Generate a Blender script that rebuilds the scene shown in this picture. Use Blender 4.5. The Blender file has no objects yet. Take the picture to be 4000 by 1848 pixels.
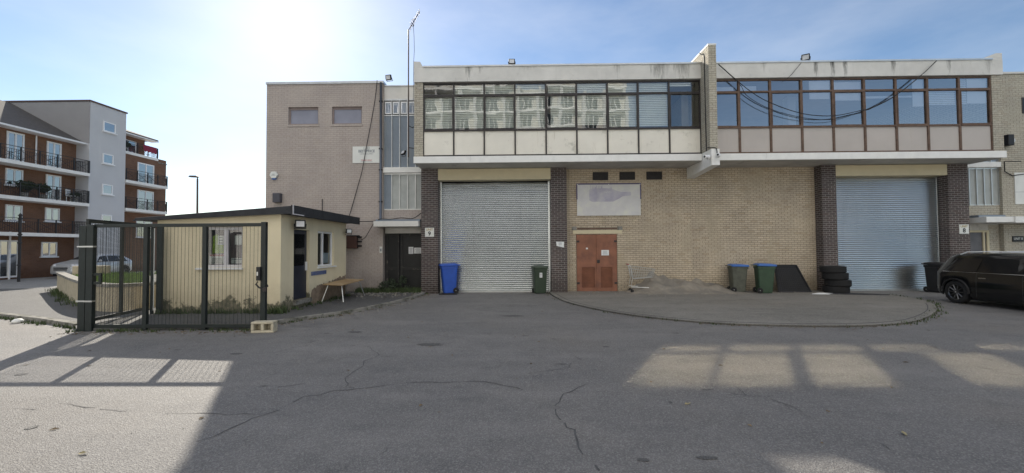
import bpy, math, random
from mathutils import Vector, Matrix
R = math.radians
S = bpy.context.scene
C = S.collection
random.seed(7)

# ------------------------------------------------------------------ camera, sky, sun, exposure
cam_d = bpy.data.cameras.new('camera'); cam = bpy.data.objects.new('camera', cam_d); C.objects.link(cam)
cam_d.sensor_width = 36; cam_d.lens = 14.67; cam_d.clip_start = 0.05; cam_d.clip_end = 2000
cam.matrix_world = Matrix.Translation((0, 0, 1.65)) @ Matrix.Rotation(R(1.0), 4, 'Z') @ Matrix.Rotation(R(91.6), 4, 'X') @ Matrix.Rotation(R(-0.35), 4, 'Z')
S.camera = cam
AZ, EL = 29.4, 29.1
W = bpy.data.worlds.new('World'); S.world = W; W.use_nodes = True
wn = W.node_tree; bg = wn.nodes['Background']
sky = wn.nodes.new('ShaderNodeTexSky'); sky.sky_type = 'NISHITA'; sky.sun_disc = False
sky.sun_elevation = R(EL); sky.sun_rotation = R(-AZ); sky.dust_density = 0.25; sky.air_density = 1.0; sky.ozone_density = 2.6
def wnode(kind, **kw):
    n = wn.nodes.new(kind)
    for k, v in kw.items(): setattr(n, k, v)
    return n
def wmath(op, a, b=None, c=None, clamp=False):
    n = wnode('ShaderNodeMath', operation=op, use_clamp=clamp)
    for i, v in enumerate((a, b, c)):
        if v is None: continue
        if isinstance(v, (int, float)): n.inputs[i].default_value = v
        else: wn.links.new(v, n.inputs[i])
    return n.outputs[0]
# unseen cloud added to brighten the shade: veil high overhead; faint visible wisps lower down
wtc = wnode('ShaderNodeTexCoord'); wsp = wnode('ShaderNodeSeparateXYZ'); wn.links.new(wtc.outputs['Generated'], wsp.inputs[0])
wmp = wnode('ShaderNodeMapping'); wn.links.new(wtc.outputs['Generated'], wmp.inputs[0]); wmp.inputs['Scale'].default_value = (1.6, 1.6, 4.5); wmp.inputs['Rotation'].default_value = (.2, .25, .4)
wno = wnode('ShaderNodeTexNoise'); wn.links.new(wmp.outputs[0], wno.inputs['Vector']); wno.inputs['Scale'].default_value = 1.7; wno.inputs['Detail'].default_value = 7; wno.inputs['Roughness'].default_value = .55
back = wmath('MULTIPLY_ADD', wsp.outputs[1], -1.6, .1, True)                # added lower bank of fill cloud opposite the sun
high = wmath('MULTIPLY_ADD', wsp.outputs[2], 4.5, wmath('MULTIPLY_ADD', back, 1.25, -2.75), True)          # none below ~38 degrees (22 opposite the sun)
fill_veil = wmath('MULTIPLY', wmath('MULTIPLY', high, wmath('MULTIPLY_ADD', back, .75, .25, True)), wmath('MULTIPLY_ADD', wno.outputs['Fac'], 1.2, .42, True))
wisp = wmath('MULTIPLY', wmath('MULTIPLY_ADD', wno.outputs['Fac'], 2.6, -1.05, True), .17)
cov = wmath('MAXIMUM', fill_veil, wisp)
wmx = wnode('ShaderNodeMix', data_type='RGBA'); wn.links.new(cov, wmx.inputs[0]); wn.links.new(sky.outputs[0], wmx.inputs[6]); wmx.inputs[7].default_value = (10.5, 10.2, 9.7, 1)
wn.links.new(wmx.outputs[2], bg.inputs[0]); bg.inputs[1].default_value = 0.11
sun_d = bpy.data.lights.new('sun', 'SUN'); sun_d.energy = 4.9; sun_d.angle = R(0.5); sun_d.color = (1.0, 0.915, 0.78)
sun = bpy.data.objects.new('sun', sun_d); C.objects.link(sun)
sv = Vector((-math.sin(R(AZ)) * math.cos(R(EL)), math.cos(R(AZ)) * math.cos(R(EL)), math.sin(R(EL))))
sun.rotation_euler = sv.to_track_quat('Z', 'Y').to_euler(); sun.location = sv * 60
S.view_settings.view_transform = 'Standard'; S.view_settings.look = 'None'
S.view_settings.exposure = 0.40; S.view_settings.gamma = 1
S.render.engine = 'CYCLES'
cy = S.cycles
cy.use_guiding = True; cy.use_surface_guiding = True; cy.caustics_reflective = True; cy.blur_glossy = 0.02   # the sun patches in the yard are sunlight mirrored by real panes
cy.sample_clamp_indirect = 0; cy.max_bounces = 8; cy.transparent_max_bounces = 16; cy.use_denoising = True; cy.use_adaptive_sampling = False

# ------------------------------------------------------------------ helpers
ORG = {}
def org(p): return ORG.get(p.name, Vector((0, 0, 0))) if p else Vector((0, 0, 0))
def link(o, parent=None):
    C.objects.link(o)
    if parent: o.parent = parent
    return o
def tag(o, label=None, cat=None, group=None, kind=None):
    if label: o['label'] = label
    if cat: o['category'] = cat
    if group: o['group'] = group
    if kind: o['kind'] = kind
    return o
def thing(name, label, cat, loc=(0, 0, 0), group=None):
    o = bpy.data.objects.new(name, None); C.objects.link(o); o.empty_display_size = .2
    o.location = loc; ORG[o.name] = Vector(loc)
    return tag(o, label, cat, group)
def place(o, loc, rz=0, rx=0, ry=0):
    o.location = loc; o.rotation_euler = (rx, ry, rz); return o
def copy_tree(o, parent=None):
    c = o.copy(); C.objects.link(c)
    if parent: c.parent = parent
    for ch in list(o.children): copy_tree(ch, c)
    return c
class MB:
    def __init__(s): s.v = []; s.f = []
    def add(s, vs, fs):
        b = len(s.v); s.v += [tuple(v) for v in vs]; s.f += [tuple(b + i for i in f) for f in fs]; return s
    def box(s, x0, x1, y0, y1, z0, z1):
        return s.add([(x0,y0,z0),(x1,y0,z0),(x1,y1,z0),(x0,y1,z0),(x0,y0,z1),(x1,y0,z1),(x1,y1,z1),(x0,y1,z1)],
                     [(0,3,2,1),(4,5,6,7),(0,1,5,4),(1,2,6,5),(2,3,7,6),(3,0,4,7)])
    def quad(s, a, b, c, d): return s.add([a, b, c, d], [(0, 1, 2, 3)])
    def prism(s, pts, f0, f1):
        """pts: 2-D outline (counter-clockwise seen from the f1 side); f0, f1 turn a 2-D point into a 3-D one"""
        n = len(pts)
        return s.add([f0(p) for p in pts] + [f1(p) for p in pts],
                     [tuple(reversed(range(n))), tuple(range(n, 2 * n))] + [(i, (i + 1) % n, n + (i + 1) % n, n + i) for i in range(n)])
    def slab(s, pts, z0, z1): return s.prism(pts, lambda p: (p[0], p[1], z0), lambda p: (p[0], p[1], z1))
    def tube(s, pts, r, n=6):
        pts = [Vector(p) for p in pts]; rings = []
        for i, p in enumerate(pts):
            d = (pts[min(i + 1, len(pts) - 1)] - pts[max(i - 1, 0)]).normalized()
            a = d.cross(Vector((0, 0, 1)) if abs(d.z) < .9 else Vector((1, 0, 0))).normalized(); b = d.cross(a)
            rr = r[i] if isinstance(r, (list, tuple)) else r
            rings.append([p + (a * math.cos(2 * math.pi * k / n) + b * math.sin(2 * math.pi * k / n)) * rr for k in range(n)])
        vs = [v for g in rings for v in g]; fs = []
        for i in range(len(pts) - 1):
            for k in range(n): fs.append((i * n + k, i * n + (k + 1) % n, (i + 1) * n + (k + 1) % n, (i + 1) * n + k))
        fs.append(tuple(range(n))); m = (len(pts) - 1) * n; fs.append(tuple(m + k for k in reversed(range(n))))
        return s.add(vs, fs)
    def lathe(s, prof, axis='z', c=(0, 0, 0), n=24):
        """prof: (radius, height) pairs round an axis"""
        vs = []; c = Vector(c)
        for r, h in prof:
            for k in range(n):
                a = 2 * math.pi * k / n; u, v = r * math.cos(a), r * math.sin(a)
                vs.append(c + Vector({'z': (u, v, h), 'y': (u, h, v), 'x': (h, u, v)}[axis]))
        fs = [(i * n + k, i * n + (k + 1) % n, (i + 1) * n + (k + 1) % n, (i + 1) * n + k) for i in range(len(prof) - 1) for k in range(n)]
        return s.add(vs, fs)
    def build(s, name, mat, parent=None, label=None, cat=None, group=None, kind=None, bevel=0, smooth=False):
        o0 = org(parent); me = bpy.data.meshes.new(name)
        me.from_pydata([(v[0] - o0.x, v[1] - o0.y, v[2] - o0.z) for v in s.v], [], s.f); me.update()
        me.materials.append(mat)
        if smooth: me.polygons.foreach_set('use_smooth', [True] * len(me.polygons))
        o = bpy.data.objects.new(name, me); link(o, parent); ORG[o.name] = o0
        if bevel:
            m = o.modifiers.new('bevel', 'BEVEL'); m.width = bevel; m.segments = 2; m.limit_method = 'ANGLE'; m.angle_limit = R(40)
        return tag(o, label, cat, group, kind)
def fix_normals(o):
    import bmesh
    bm = bmesh.new(); bm.from_mesh(o.data); bmesh.ops.recalc_face_normals(bm, faces=bm.faces); bm.to_mesh(o.data); bm.free(); return o
def text(body, size, mat, parent, at, name='lettering', sx=1.0, side='-Y', ext=.0015, bold=0):
    cu = bpy.data.curves.new('t', 'FONT'); cu.body = body; cu.size = size; cu.align_x = 'CENTER'; cu.align_y = 'CENTER'; cu.extrude = ext; cu.offset = bold
    cu.resolution_u = 3
    ob = bpy.data.objects.new('t', cu); C.objects.link(ob)
    dg = bpy.context.evaluated_depsgraph_get(); me = bpy.data.meshes.new_from_object(ob.evaluated_get(dg))
    bpy.data.objects.remove(ob); bpy.data.curves.remove(cu)
    o0 = org(parent)
    for v in me.vertices:
        x, y, z = v.co; x *= sx
        if side == '-Y': v.co = (at[0] + x - o0.x, at[1] - z - o0.y, at[2] + y - o0.z)
        else: v.co = (at[0] + z - o0.x, at[1] + x - o0.y, at[2] + y - o0.z)   # faces +X
    me.name = name; me.materials.clear(); me.materials.append(mat)
    o = bpy.data.objects.new(name, me); link(o, parent); ORG[o.name] = o0
    return o

# ------------------------------------------------------------------ materials
def nodes(name):
    m = bpy.data.materials.new(name); m.use_nodes = True; t = m.node_tree
    return m, t, t.nodes['Principled BSDF']
def N(t, kind, **kw):
    n = t.nodes.new(kind)
    for k, v in kw.items():
        if k.startswith('_'): setattr(n, k[1:], v)
        else: n.inputs[k.replace('__', ' ')].default_value = v
    return n
def noise(t, vec, scale, detail=5, rough=.6):
    n = N(t, 'ShaderNodeTexNoise', Scale=scale, Detail=detail, Roughness=rough); t.links.new(vec, n.inputs['Vector']); return n.outputs['Fac']
def ramp(t, fac, a, b):
    n = N(t, 'ShaderNodeMapRange', _clamp=True); n.inputs['From Min'].default_value = a; n.inputs['From Max'].default_value = b
    t.links.new(fac, n.inputs['Value']); return n.outputs['Result']
def mixc(t, fac, a, b, mode='MIX'):
    n = N(t, 'ShaderNodeMix', _data_type='RGBA', _blend_type=mode)
    for sock, val in ((n.inputs[0], fac), (n.inputs[6], a), (n.inputs[7], b)):
        if isinstance(val, (int, float)): sock.default_value = val
        elif isinstance(val, (tuple, list)): sock.default_value = (*val, 1)
        else: t.links.new(val, sock)
    return n.outputs[2]
def math_(t, op, a, b=None):
    n = N(t, 'ShaderNodeMath', _operation=op)
    for i, v in enumerate((a, b)):
        if v is None: continue
        if isinstance(v, (int, float)): n.inputs[i].default_value = v
        else: t.links.new(v, n.inputs[i])
    return n.outputs[0]
def scaled(t, vec, s):
    n = N(t, 'ShaderNodeMapping'); n.inputs['Scale'].default_value = s; t.links.new(vec, n.inputs[0]); return n.outputs[0]
def bump(t, b, height, strength, dist=.01):
    n = N(t, 'ShaderNodeBump', Strength=strength, Distance=dist); t.links.new(height, n.inputs['Height']); t.links.new(n.outputs[0], b.inputs['Normal'])
def coords(t, kind='Object'): return t.nodes.new('ShaderNodeTexCoord').outputs[kind]
MATS = {}
def pm(name, col, rough=.7, metal=0, var=.12, scale=3, bmp=0, bscale=40, dirt=None, dth=(.52, .68), dscale=1.5, streak=None, sth=(.55, .75), sscale=(5, 5, .5), spec=.4):
    m, t, b = nodes(name); v = coords(t)
    c = mixc(t, ramp(t, noise(t, v, scale), .3, .7), tuple(x * (1 - var) for x in col), tuple(min(1, x * (1 + var)) for x in col))
    if dirt: c = mixc(t, ramp(t, noise(t, v, dscale, 8, .65), *dth), c, dirt)
    if streak: c = mixc(t, ramp(t, noise(t, scaled(t, v, sscale), 1, 6, .65), *sth), c, streak)
    t.links.new(c, b.inputs['Base Color'])
    b.inputs['Roughness'].default_value = rough; b.inputs['Metallic'].default_value = metal; b.inputs['Specular IOR Level'].default_value = spec
    if bmp: bump(t, b, noise(t, v, bscale), bmp)
    MATS[name] = m; return m
def brick_mat(name, c1, c2, mortar, bw=.225, rh=.075, ms=.006, stain=None, stn=(.55, .75), var=.3, bias=0.0, smallvar=.25, oddk=.6):
    m, t, b = nodes(name); v = coords(t)
    g = t.nodes.new('ShaderNodeNewGeometry')
    sp = t.nodes.new('ShaderNodeSeparateXYZ'); t.links.new(v, sp.inputs[0]); sn = t.nodes.new('ShaderNodeSeparateXYZ'); t.links.new(g.outputs['Normal'], sn.inputs[0])
    isx = math_(t, 'GREATER_THAN', math_(t, 'ABSOLUTE', sn.outputs[0]), .6)
    u = math_(t, 'ADD', math_(t, 'MULTIPLY', sp.outputs[1], isx), math_(t, 'MULTIPLY', sp.outputs[0], math_(t, 'SUBTRACT', 1.0, isx)))
    cb = t.nodes.new('ShaderNodeCombineXYZ'); t.links.new(u, cb.inputs[0]); t.links.new(sp.outputs[2], cb.inputs[1])
    br = N(t, 'ShaderNodeTexBrick', Scale=1, _offset=.5, _squash=1); t.links.new(cb.outputs[0], br.inputs['Vector'])
    br.inputs['Color1'].default_value = (*c1, 1); br.inputs['Color2'].default_value = (*c2, 1); br.inputs['Mortar'].default_value = (*mortar, 1)
    br.inputs['Brick Width'].default_value = bw; br.inputs['Row Height'].default_value = rh; br.inputs['Mortar Size'].default_value = ms; br.inputs['Mortar Smooth'].default_value = .15; br.inputs['Bias'].default_value = bias
    c = mixc(t, ramp(t, noise(t, v, 1.1, 6, .6), .35, .65), br.outputs['Color'], mixc(t, 1.0, br.outputs['Color'], (1 - var, 1 - var, 1 - var * .9), 'MULTIPLY'))
    c = mixc(t, ramp(t, noise(t, v, 18, 4), .4, .7), c, mixc(t, 1.0, c, (1 - smallvar,) * 3, 'MULTIPLY'))
    odd = N(t, 'ShaderNodeTexBrick', Scale=1, _offset=.5, _squash=1); t.links.new(cb.outputs[0], odd.inputs['Vector'])
    odd.inputs['Color1'].default_value = (0, 0, 0, 1); odd.inputs['Color2'].default_value = (1, 1, 1, 1); odd.inputs['Mortar'].default_value = (.5, .5, .5, 1); odd.inputs['Bias'].default_value = 0
    for k_, q_ in (('Brick Width', bw), ('Row Height', rh), ('Mortar Size', ms)): odd.inputs[k_].default_value = q_
    c = mixc(t, math_(t, 'MULTIPLY', ramp(t, odd.outputs['Color'],  .78, .95), oddk), c, mixc(t, 1.0, c, (1.22, 1.2, 1.16), 'MULTIPLY'))
    c = mixc(t, math_(t, 'MULTIPLY', math_(t, 'SUBTRACT', 1.0, ramp(t, odd.outputs['Color'], .05, .2)), oddk), c, mixc(t, 1.0, c, (.66, .60, .54), 'MULTIPLY'))
    foot = ramp(t, math_(t, 'ADD', sp.outputs[2], math_(t, 'MULTIPLY', math_(t, 'SUBTRACT', noise(t, v, 1.8, 6, .65), .5), 1.3)), .05, .75)
    c = mixc(t, math_(t, 'MULTIPLY', math_(t, 'SUBTRACT', 1.0, foot), .65), c, mixc(t, 1.0, c, (.50, .49, .46), 'MULTIPLY'))
    if stain: c = mixc(t, ramp(t, noise(t, scaled(t, v, (1, 1, .45)), 1.3, 7, .62), *stn), c, stain)
    t.links.new(c, b.inputs['Base Color']); b.inputs['Roughness'].default_value = .88; b.inputs['Specular IOR Level'].default_value = .2
    bump(t, b, math_(t, 'SUBTRACT', math_(t, 'MULTIPLY', noise(t, v, 70), .35), br.outputs['Fac']), .5, .006)
    return m
def glass_mat(name, refl=.12, tint=(1, 1, 1), rough=0.0, base=.0, wob=0):
    """thin pane: part mirror, part clear"""
    m = bpy.data.materials.new(name); m.use_nodes = True; t = m.node_tree; t.nodes.clear()
    out = t.nodes.new('ShaderNodeOutputMaterial'); gl = N(t, 'ShaderNodeBsdfGlossy', Roughness=rough); tr = t.nodes.new('ShaderNodeBsdfTransparent')
    tr.inputs[0].default_value = (*tint, 1); gl.inputs[0].default_value = (1, 1, 1, 1)
    fr = t.nodes.new('ShaderNodeFresnel'); fr.inputs[0].default_value = 1.5
    f = math_(t, 'MINIMUM', math_(t, 'ADD', math_(t, 'MULTIPLY', fr.outputs[0], 1.0), refl), 1.0)
    mx = t.nodes.new('ShaderNodeMixShader'); t.links.new(f, mx.inputs[0]); t.links.new(tr.outputs[0], mx.inputs[1]); t.links.new(gl.outputs[0], mx.inputs[2])
    if wob:
        n = N(t, 'ShaderNodeBump', Strength=wob, Distance=.02); t.links.new(noise(t, coords(t), 1.6, 1), n.inputs['Height']); t.links.new(n.outputs[0], gl.inputs['Normal'])
    t.links.new(mx.outputs[0], out.inputs[0]); return m
def asphalt_mat(name, c0, c1, speck, fine=170, rough=.68, tint=None, worn=False):
    m, t, b = nodes(name); v = coords(t)
    big = ramp(t, noise(t, v, .35, 6, .62), .3, .72); c = mixc(t, big, c0, c1)
    med = ramp(t, noise(t, v, 2.6, 6, .7), .42, .75); c = mixc(t, math_(t, 'MULTIPLY', med, .55), c, tuple(x * .72 for x in c0))
    if tint: c = mixc(t, ramp(t, noise(t, scaled(t, v, (1, 1.8, 1)), .8, 5, .6), .54, .72), c, tint)
    if worn:
        c = mixc(t, math_(t, 'MULTIPLY', ramp(t, noise(t, scaled(t, v, (.25, 1.1, 1)), .9, 6, .6), .5, .62), .35), c, tuple(x * 1.25 for x in c1))
        c = mixc(t, math_(t, 'MULTIPLY', ramp(t, noise(t, v, .19, 7, .6), .52, .66), .45), c, (c0[0] * 1.12, c0[1] * 1.0, c0[2] * .84))
        c = mixc(t, math_(t, 'MULTIPLY', ramp(t, noise(t, v, 1.15, 7, .72), .60, .68), .55), c, tuple(x * .55 for x in c0))
        c = mixc(t, math_(t, 'MULTIPLY', ramp(t, noise(t, scaled(t, v, (1, 2.2, 1)), 6, 5, .75), .63, .70), .5), c, tuple(x * .6 for x in c0))
        ve = N(t, 'ShaderNodeTexVoronoi', Scale=.55, _feature='DISTANCE_TO_EDGE'); wv = t.nodes.new('ShaderNodeVectorMath'); wv.operation = 'ADD'
        wn_ = N(t, 'ShaderNodeTexNoise', Scale=2.2, Detail=6, Roughness=.65); t.links.new(v, wn_.inputs['Vector']); sc_ = t.nodes.new('ShaderNodeVectorMath'); sc_.operation = 'SCALE'; sc_.inputs['Scale'].default_value = .55
        t.links.new(wn_.outputs['Color'], sc_.inputs[0]); t.links.new(v, wv.inputs[0]); t.links.new(sc_.outputs[0], wv.inputs[1]); t.links.new(wv.outputs[0], ve.inputs['Vector'])
        hair = math_(t, 'MULTIPLY', math_(t, 'SUBTRACT', 1.0, ramp(t, ve.outputs['Distance'], .0, .007)), ramp(t, noise(t, v, .5, 3), .53, .60))
        c = mixc(t, math_(t, 'MULTIPLY', hair, .6), c, tuple(x * .4 for x in c0))
    vo = N(t, 'ShaderNodeTexVoronoi', Scale=fine * .55); t.links.new(v, vo.inputs['Vector'])
    sp = math_(t, 'MULTIPLY', ramp(t, vo.outputs['Color'], .45, .95), .55); c = mixc(t, sp, c, speck)
    dk = ramp(t, noise(t, v, fine * .35, 3, .7), .52, .7); c = mixc(t, math_(t, 'MULTIPLY', dk, .5), c, tuple(x * .45 for x in c0))
    t.links.new(c, b.inputs['Base Color']); b.inputs['Roughness'].default_value = rough; b.inputs['Specular IOR Level'].default_value = .32
    n1 = math_(t, 'ADD', math_(t, 'MULTIPLY', vo.outputs['Distance'], .7), noise(t, v, fine * .4, 3, .7))
    bump(t, b, n1, .7, .012)
    return m

ASPH = asphalt_mat('yard_asphalt', (.135, .132, .134), (.195, .187, .182), (.36, .355, .34), tint=(.112, .110, .114), worn=True)
ROAD = asphalt_mat('road_asphalt', (.2, .2, .2), (.26, .26, .255), (.4, .4, .39))
PAVE = asphalt_mat('pavement_asphalt', (.075, .077, .08), (.115, .115, .115), (.24, .24, .24), rough=.75)
APRON = asphalt_mat('apron_concrete', (.165, .158, .145), (.24, .228, .208), (.36, .345, .31), fine=120, rough=.8, tint=(.13, .125, .115), worn=True)
KERB = pm('kerb_concrete', (.24, .23, .21), .9, var=.25, scale=6, bmp=.3, dirt=(.09, .09, .07), dth=(.5, .62), dscale=4)
CRACK = pm('crack_tar', (.085, .085, .088), .9, var=.3, scale=15)
PATCHM = asphalt_mat('damp_asphalt', (.085, .084, .085), (.11, .108, .107), (.2, .2, .195))
BR_BUFF = brick_mat('buff_brick', (.66, .56, .42), (.56, .475, .36), (.22, .18, .135), oddk=.5, ms=.0065, stain=(.38, .325, .24), stn=(.5, .8), var=.2)
BR_PALE = brick_mat('pale_brick', (.50, .44, .40), (.46, .405, .37), (.31, .275, .255), oddk=.2, smallvar=.15, ms=.0048, stain=(.40, .37, .34), stn=(.58, .88), var=.14)  # mauve tinge of lens flare is put into this brick's colour
BR_YEL = brick_mat('grey_buff_brick', (.55, .51, .42), (.47, .44, .36), (.24, .22, .19), oddk=.35, ms=.006, stain=(.34, .32, .27), stn=(.58, .88), var=.14)
BR_DARK = brick_mat('brown_brick', (.135, .105, .10), (.085, .072, .07), (.36, .34, .32), ms=.0065, var=.25)
BR_RED = brick_mat('orange_brick', (.25, .135, .085), (.20, .11, .075), (.22, .17, .13), ms=.005, var=.2)
CONC = pm('weathered_concrete', (.66, .65, .62), .85, var=.12, scale=1.2, bmp=.2, bscale=25, dirt=(.50, .50, .46), dth=(.5, .75), dscale=.9, streak=(.30, .30, .28), sth=(.62, .85), sscale=(2.2, 2.2, .35))
SOFFIT = pm('soffit_concrete', (.50, .49, .46), .9, var=.15, scale=1.4, bmp=.15, dirt=(.2, .19, .18), dth=(.58, .75))
WPAINT = pm('white_paint', (.78, .78, .76), .6, var=.06, scale=3, dirt=(.5, .5, .47), dth=(.6, .8), streak=(.42, .41, .38), sth=(.66, .85), sscale=(4, 4, .8))
PANEL_W = pm('cream_panel', (.76, .73, .65), .6, var=.07, scale=1.2, dirt=(.45, .43, .37), dth=(.58, .75), dscale=2.2, streak=(.42, .37, .27), sth=(.62, .8), sscale=(7, 7, .7))
PANEL_G = pm('grey_cream_panel', (.47, .43, .40), .55, var=.06, scale=1.0, streak=(.42, .38, .33), sth=(.6, .85), sscale=(6, 6, .5))
FR_DARK = pm('dark_frame_paint', (.035, .03, .03), .55, var=.3, scale=12, dirt=(.13, .11, .09), dth=(.62, .75), dscale=14)
FR_BROWN = pm('brown_timber', (.125, .078, .055), .65, var=.3, scale=9, dirt=(.09, .06, .05), dth=(.55, .72), dscale=10)
GLASS_L = glass_mat('office_glass', .12, (.97, 1, .98), wob=.09)
GLASS_R = glass_mat('blue_office_glass', .25, (.72, .77, .85), wob=.05)
GLASS = glass_mat('pane_glass', .1, (.8, .85, .85), wob=.03)
MAUVE = pm('mauve_frame', (.27, .22, .21), .7, var=.15)
FROST = pm('frosted_pane', (.25, .26, .32), .35, var=.1, scale=2)
GLASS_F = glass_mat('flat_glass', .35, (.75, .8, .85), wob=.05)
BLIND = pm('blind_slat', (.86, .88, .84), .55, var=.05)
BLIND_W = pm('roller_blind', (.74, .75, .74), .8, var=.04)
ROOM = pm('room_plaster', (.30, .28, .25), .9, var=.08)
ROOM_D = pm('dark_room', (.05, .05, .055), .9)
GALV = pm('galvanised_steel', (.58, .61, .62), .27, metal=1, var=.05, scale=1.0, streak=(.44, .45, .45), sth=(.6, .9), sscale=(3, 3, .2))
GALV_B = pm('blue_galvanised_steel', (.62, .63, .63), .29, metal=1, var=.05, scale=1.0, streak=(.46, .47, .48), sth=(.6, .9), sscale=(3, 3, .2))
ALU = pm('aluminium_trim', (.55, .56, .56), .4, metal=.9)
CREAM_B = pm('cream_cladding', (.60, .53, .36), .6, var=.05, dirt=(.45, .40, .28), dth=(.6, .8))
RUST = pm('red_oxide_door', (.26, .112, .068), .62, var=.22, scale=2.5, dirt=(.155, .07, .052), dth=(.5, .75), dscale=2, streak=(.2, .09, .07), sth=(.62, .85))
BLACKP = pm('black_paint', (.014, .015, .016), .45, var=.2, scale=8)
GATEP = pm('green_black_gate_paint', (.012, .018, .018), .45, var=.25, scale=8)
BLACKPL = pm('black_plastic', (.016, .016, .018), .5, var=.2)
RUBBER = pm('rubber', (.018, .018, .019), .8, var=.2, bmp=.2)
HUTR = pm('cream_render', (.74, .63, .40), .85, var=.06, scale=1.3, bmp=.15, bscale=90, dirt=(.62, .53, .35), dth=(.58, .8), dscale=1.2)
def hut_mat():
    m, t, b = nodes('cream_render_damp'); v = coords(t); sp = t.nodes.new('ShaderNodeSeparateXYZ'); t.links.new(v, sp.inputs[0])
    c = mixc(t, ramp(t, noise(t, v, 1.3, 6), .3, .7), (.71, .63, .445), (.78, .695, .50))
    c = mixc(t, math_(t, 'MULTIPLY', ramp(t, noise(t, scaled(t, v, (2.4, 2.4, .4)), 1.2, 7, .65), .5, .8), .5), c, (.60, .51, .34))
    c = mixc(t, ramp(t, noise(t, v, 7, 8, .75), .66, .74), c, (.50, .41, .27))
    n1 = noise(t, v, 1.9, 8, .7); n2 = noise(t, v, 6.5, 6, .7)
    hgt = math_(t, 'ADD', sp.outputs[2], math_(t, 'ADD', math_(t, 'MULTIPLY', math_(t, 'SUBTRACT', n1, .5), -1.5), math_(t, 'MULTIPLY', math_(t, 'SUBTRACT', n2, .5), -.25)))
    soft = math_(t, 'SUBTRACT', 1.0, ramp(t, hgt, .1, .75)); c = mixc(t, math_(t, 'MULTIPLY', soft, .6), c, (.46, .39, .27))
    hard = math_(t, 'SUBTRACT', 1.0, ramp(t, hgt, .22, .30)); c = mixc(t, hard, c, mixc(t, ramp(t, n2, .4, .6), (.24, .21, .15), (.11, .11, .07)))
    t.links.new(c, b.inputs['Base Color']); b.inputs['Roughness'].default_value = .88
    bump(t, b, math_(t, 'ADD', noise(t, v, 90), math_(t, 'MULTIPLY', hard, -1.5)), .25, .012); return m
HUTR = hut_mat()
HUTD = pm('damp_render', (.17, .15, .10), .95, var=.3, scale=7, bmp=.5, bscale=30, dirt=(.07, .075, .045), dth=(.45, .65), dscale=4)
HUTE = pm('exposed_render', (.25, .19, .14), .95, var=.25, scale=8, bmp=.5, bscale=30)
FELT = pm('roof_felt', (.035, .037, .042), .85, var=.25, scale=5, bmp=.3)
UPVC = pm('white_upvc', (.78, .79, .80), .35, var=.03)
UPVC_G = pm('dulled_upvc', (.60, .59, .62), .4, var=.06, dirt=(.45, .44, .43), dth=(.55, .75))
PAPER = pm('paper', (.75, .76, .76), .8, var=.04)
PAPER_T = pm('paper_print', (.22, .22, .24), .8)
BLUE_BIN = pm('blue_plastic', (.022, .085, .42), .45, var=.12, scale=4, dirt=(.04, .09, .3), dth=(.55, .8))
BLUE_LID = pm('light_blue_plastic', (.045, .14, .42), .4, var=.1)
GREEN_BIN = pm('green_plastic', (.04, .075, .045), .5, var=.15, scale=4, dirt=(.06, .09, .06), dth=(.58, .8))
DGREEN_BIN = pm('dark_green_plastic', (.035, .055, .035), .5, var=.15, scale=4)
BLOCKM = pm('block_concrete', (.47, .43, .335), .95, var=.15, scale=12, bmp=.5, bscale=50)
WOOD = pm('table_board', (.42, .29, .16), .55, var=.18, scale=3, dirt=(.5, .4, .27), dth=(.55, .7))
STEEL = pm('leg_steel', (.62, .63, .62), .35, metal=.8)
SIGNW = pm('sign_white', (.70, .71, .68), .5, var=.05, dirt=(.6, .6, .55), dth=(.55, .75))
SIGNG = pm('faded_sign_board', (.60, .59, .585), .45, var=.07, scale=2.2, dirt=(.68, .68, .60), dth=(.5, .7), dscale=2.5)
PURPLE = pm('faded_purple_ink', (.42, .40, .485), .5, var=.1, dirt=(.58, .57, .56), dth=(.45, .7), dscale=2.6)
PURPLE_D = pm('purple_border', (.10, .085, .17), .5)
INK = pm('black_ink', (.02, .02, .022), .6)
GREYINK = pm('grey_ink', (.25, .27, .29), .6)
GOLD = pm('gold_ink', (.36, .28, .12), .6)
REDINK = pm('red_ink', (.45, .03, .04), .6)
HIVIS = pm('hi_vis_cloth', (.42, .62, .08), .8, var=.2, scale=14)
CARB = pm('car_black', (.006, .007, .008), .12, var=.05, spec=.6)
CARS = pm('car_silver', (.52, .54, .56), .3, metal=.4, var=.03)
CARG = pm('car_glass', (.008, .009, .011), .06, spec=.8)
CHROME = pm('chrome', (.75, .75, .75), .15, metal=1)
ALLOY = pm('dark_alloy', (.12, .12, .125), .35, metal=.8)
LAMPR = pm('tail_lens', (.25, .01, .01), .2)
LAMPC = pm('clear_lens', (.6, .62, .65), .15, spec=.8)
FLATW = pm('white_render', (.52, .53, .55), .85, var=.04, scale=.8, streak=(.6, .6, .6), sth=(.6, .85), sscale=(2, 2, .2))
FLATG = pm('grey_render', (.30, .29, .29), .85, var=.05, scale=.8)
TILE = pm('roof_tile', (.075, .07, .068), .85, var=.3, scale=9, bmp=.6, bscale=14)
RAIL = pm('railing_paint', (.022, .022, .025), .5)
SANDW = pm('sand_block', (.46, .40, .29), .9, var=.18, scale=5, bmp=.4, bscale=30, dirt=(.26, .24, .19), dth=(.55, .72), dscale=2.5)
LEAF_G = pm('leaf_green', (.055, .08, .03), .7, var=.45, scale=9)
LEAF_D = pm('dark_leaf', (.035, .05, .028), .7, var=.4, scale=9)
GRASSM = pm('grass_blade', (.14, .22, .05), .7, var=.4, scale=6)
YLEAF = pm('dry_leaf', (.30, .26, .15), .8, var=.2)
STONE = pm('litter_stone', (.21, .20, .18), .9, var=.3, scale=20)
LAMPGREY = pm('lamp_post_paint', (.085, .062, .055), .5)
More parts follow.
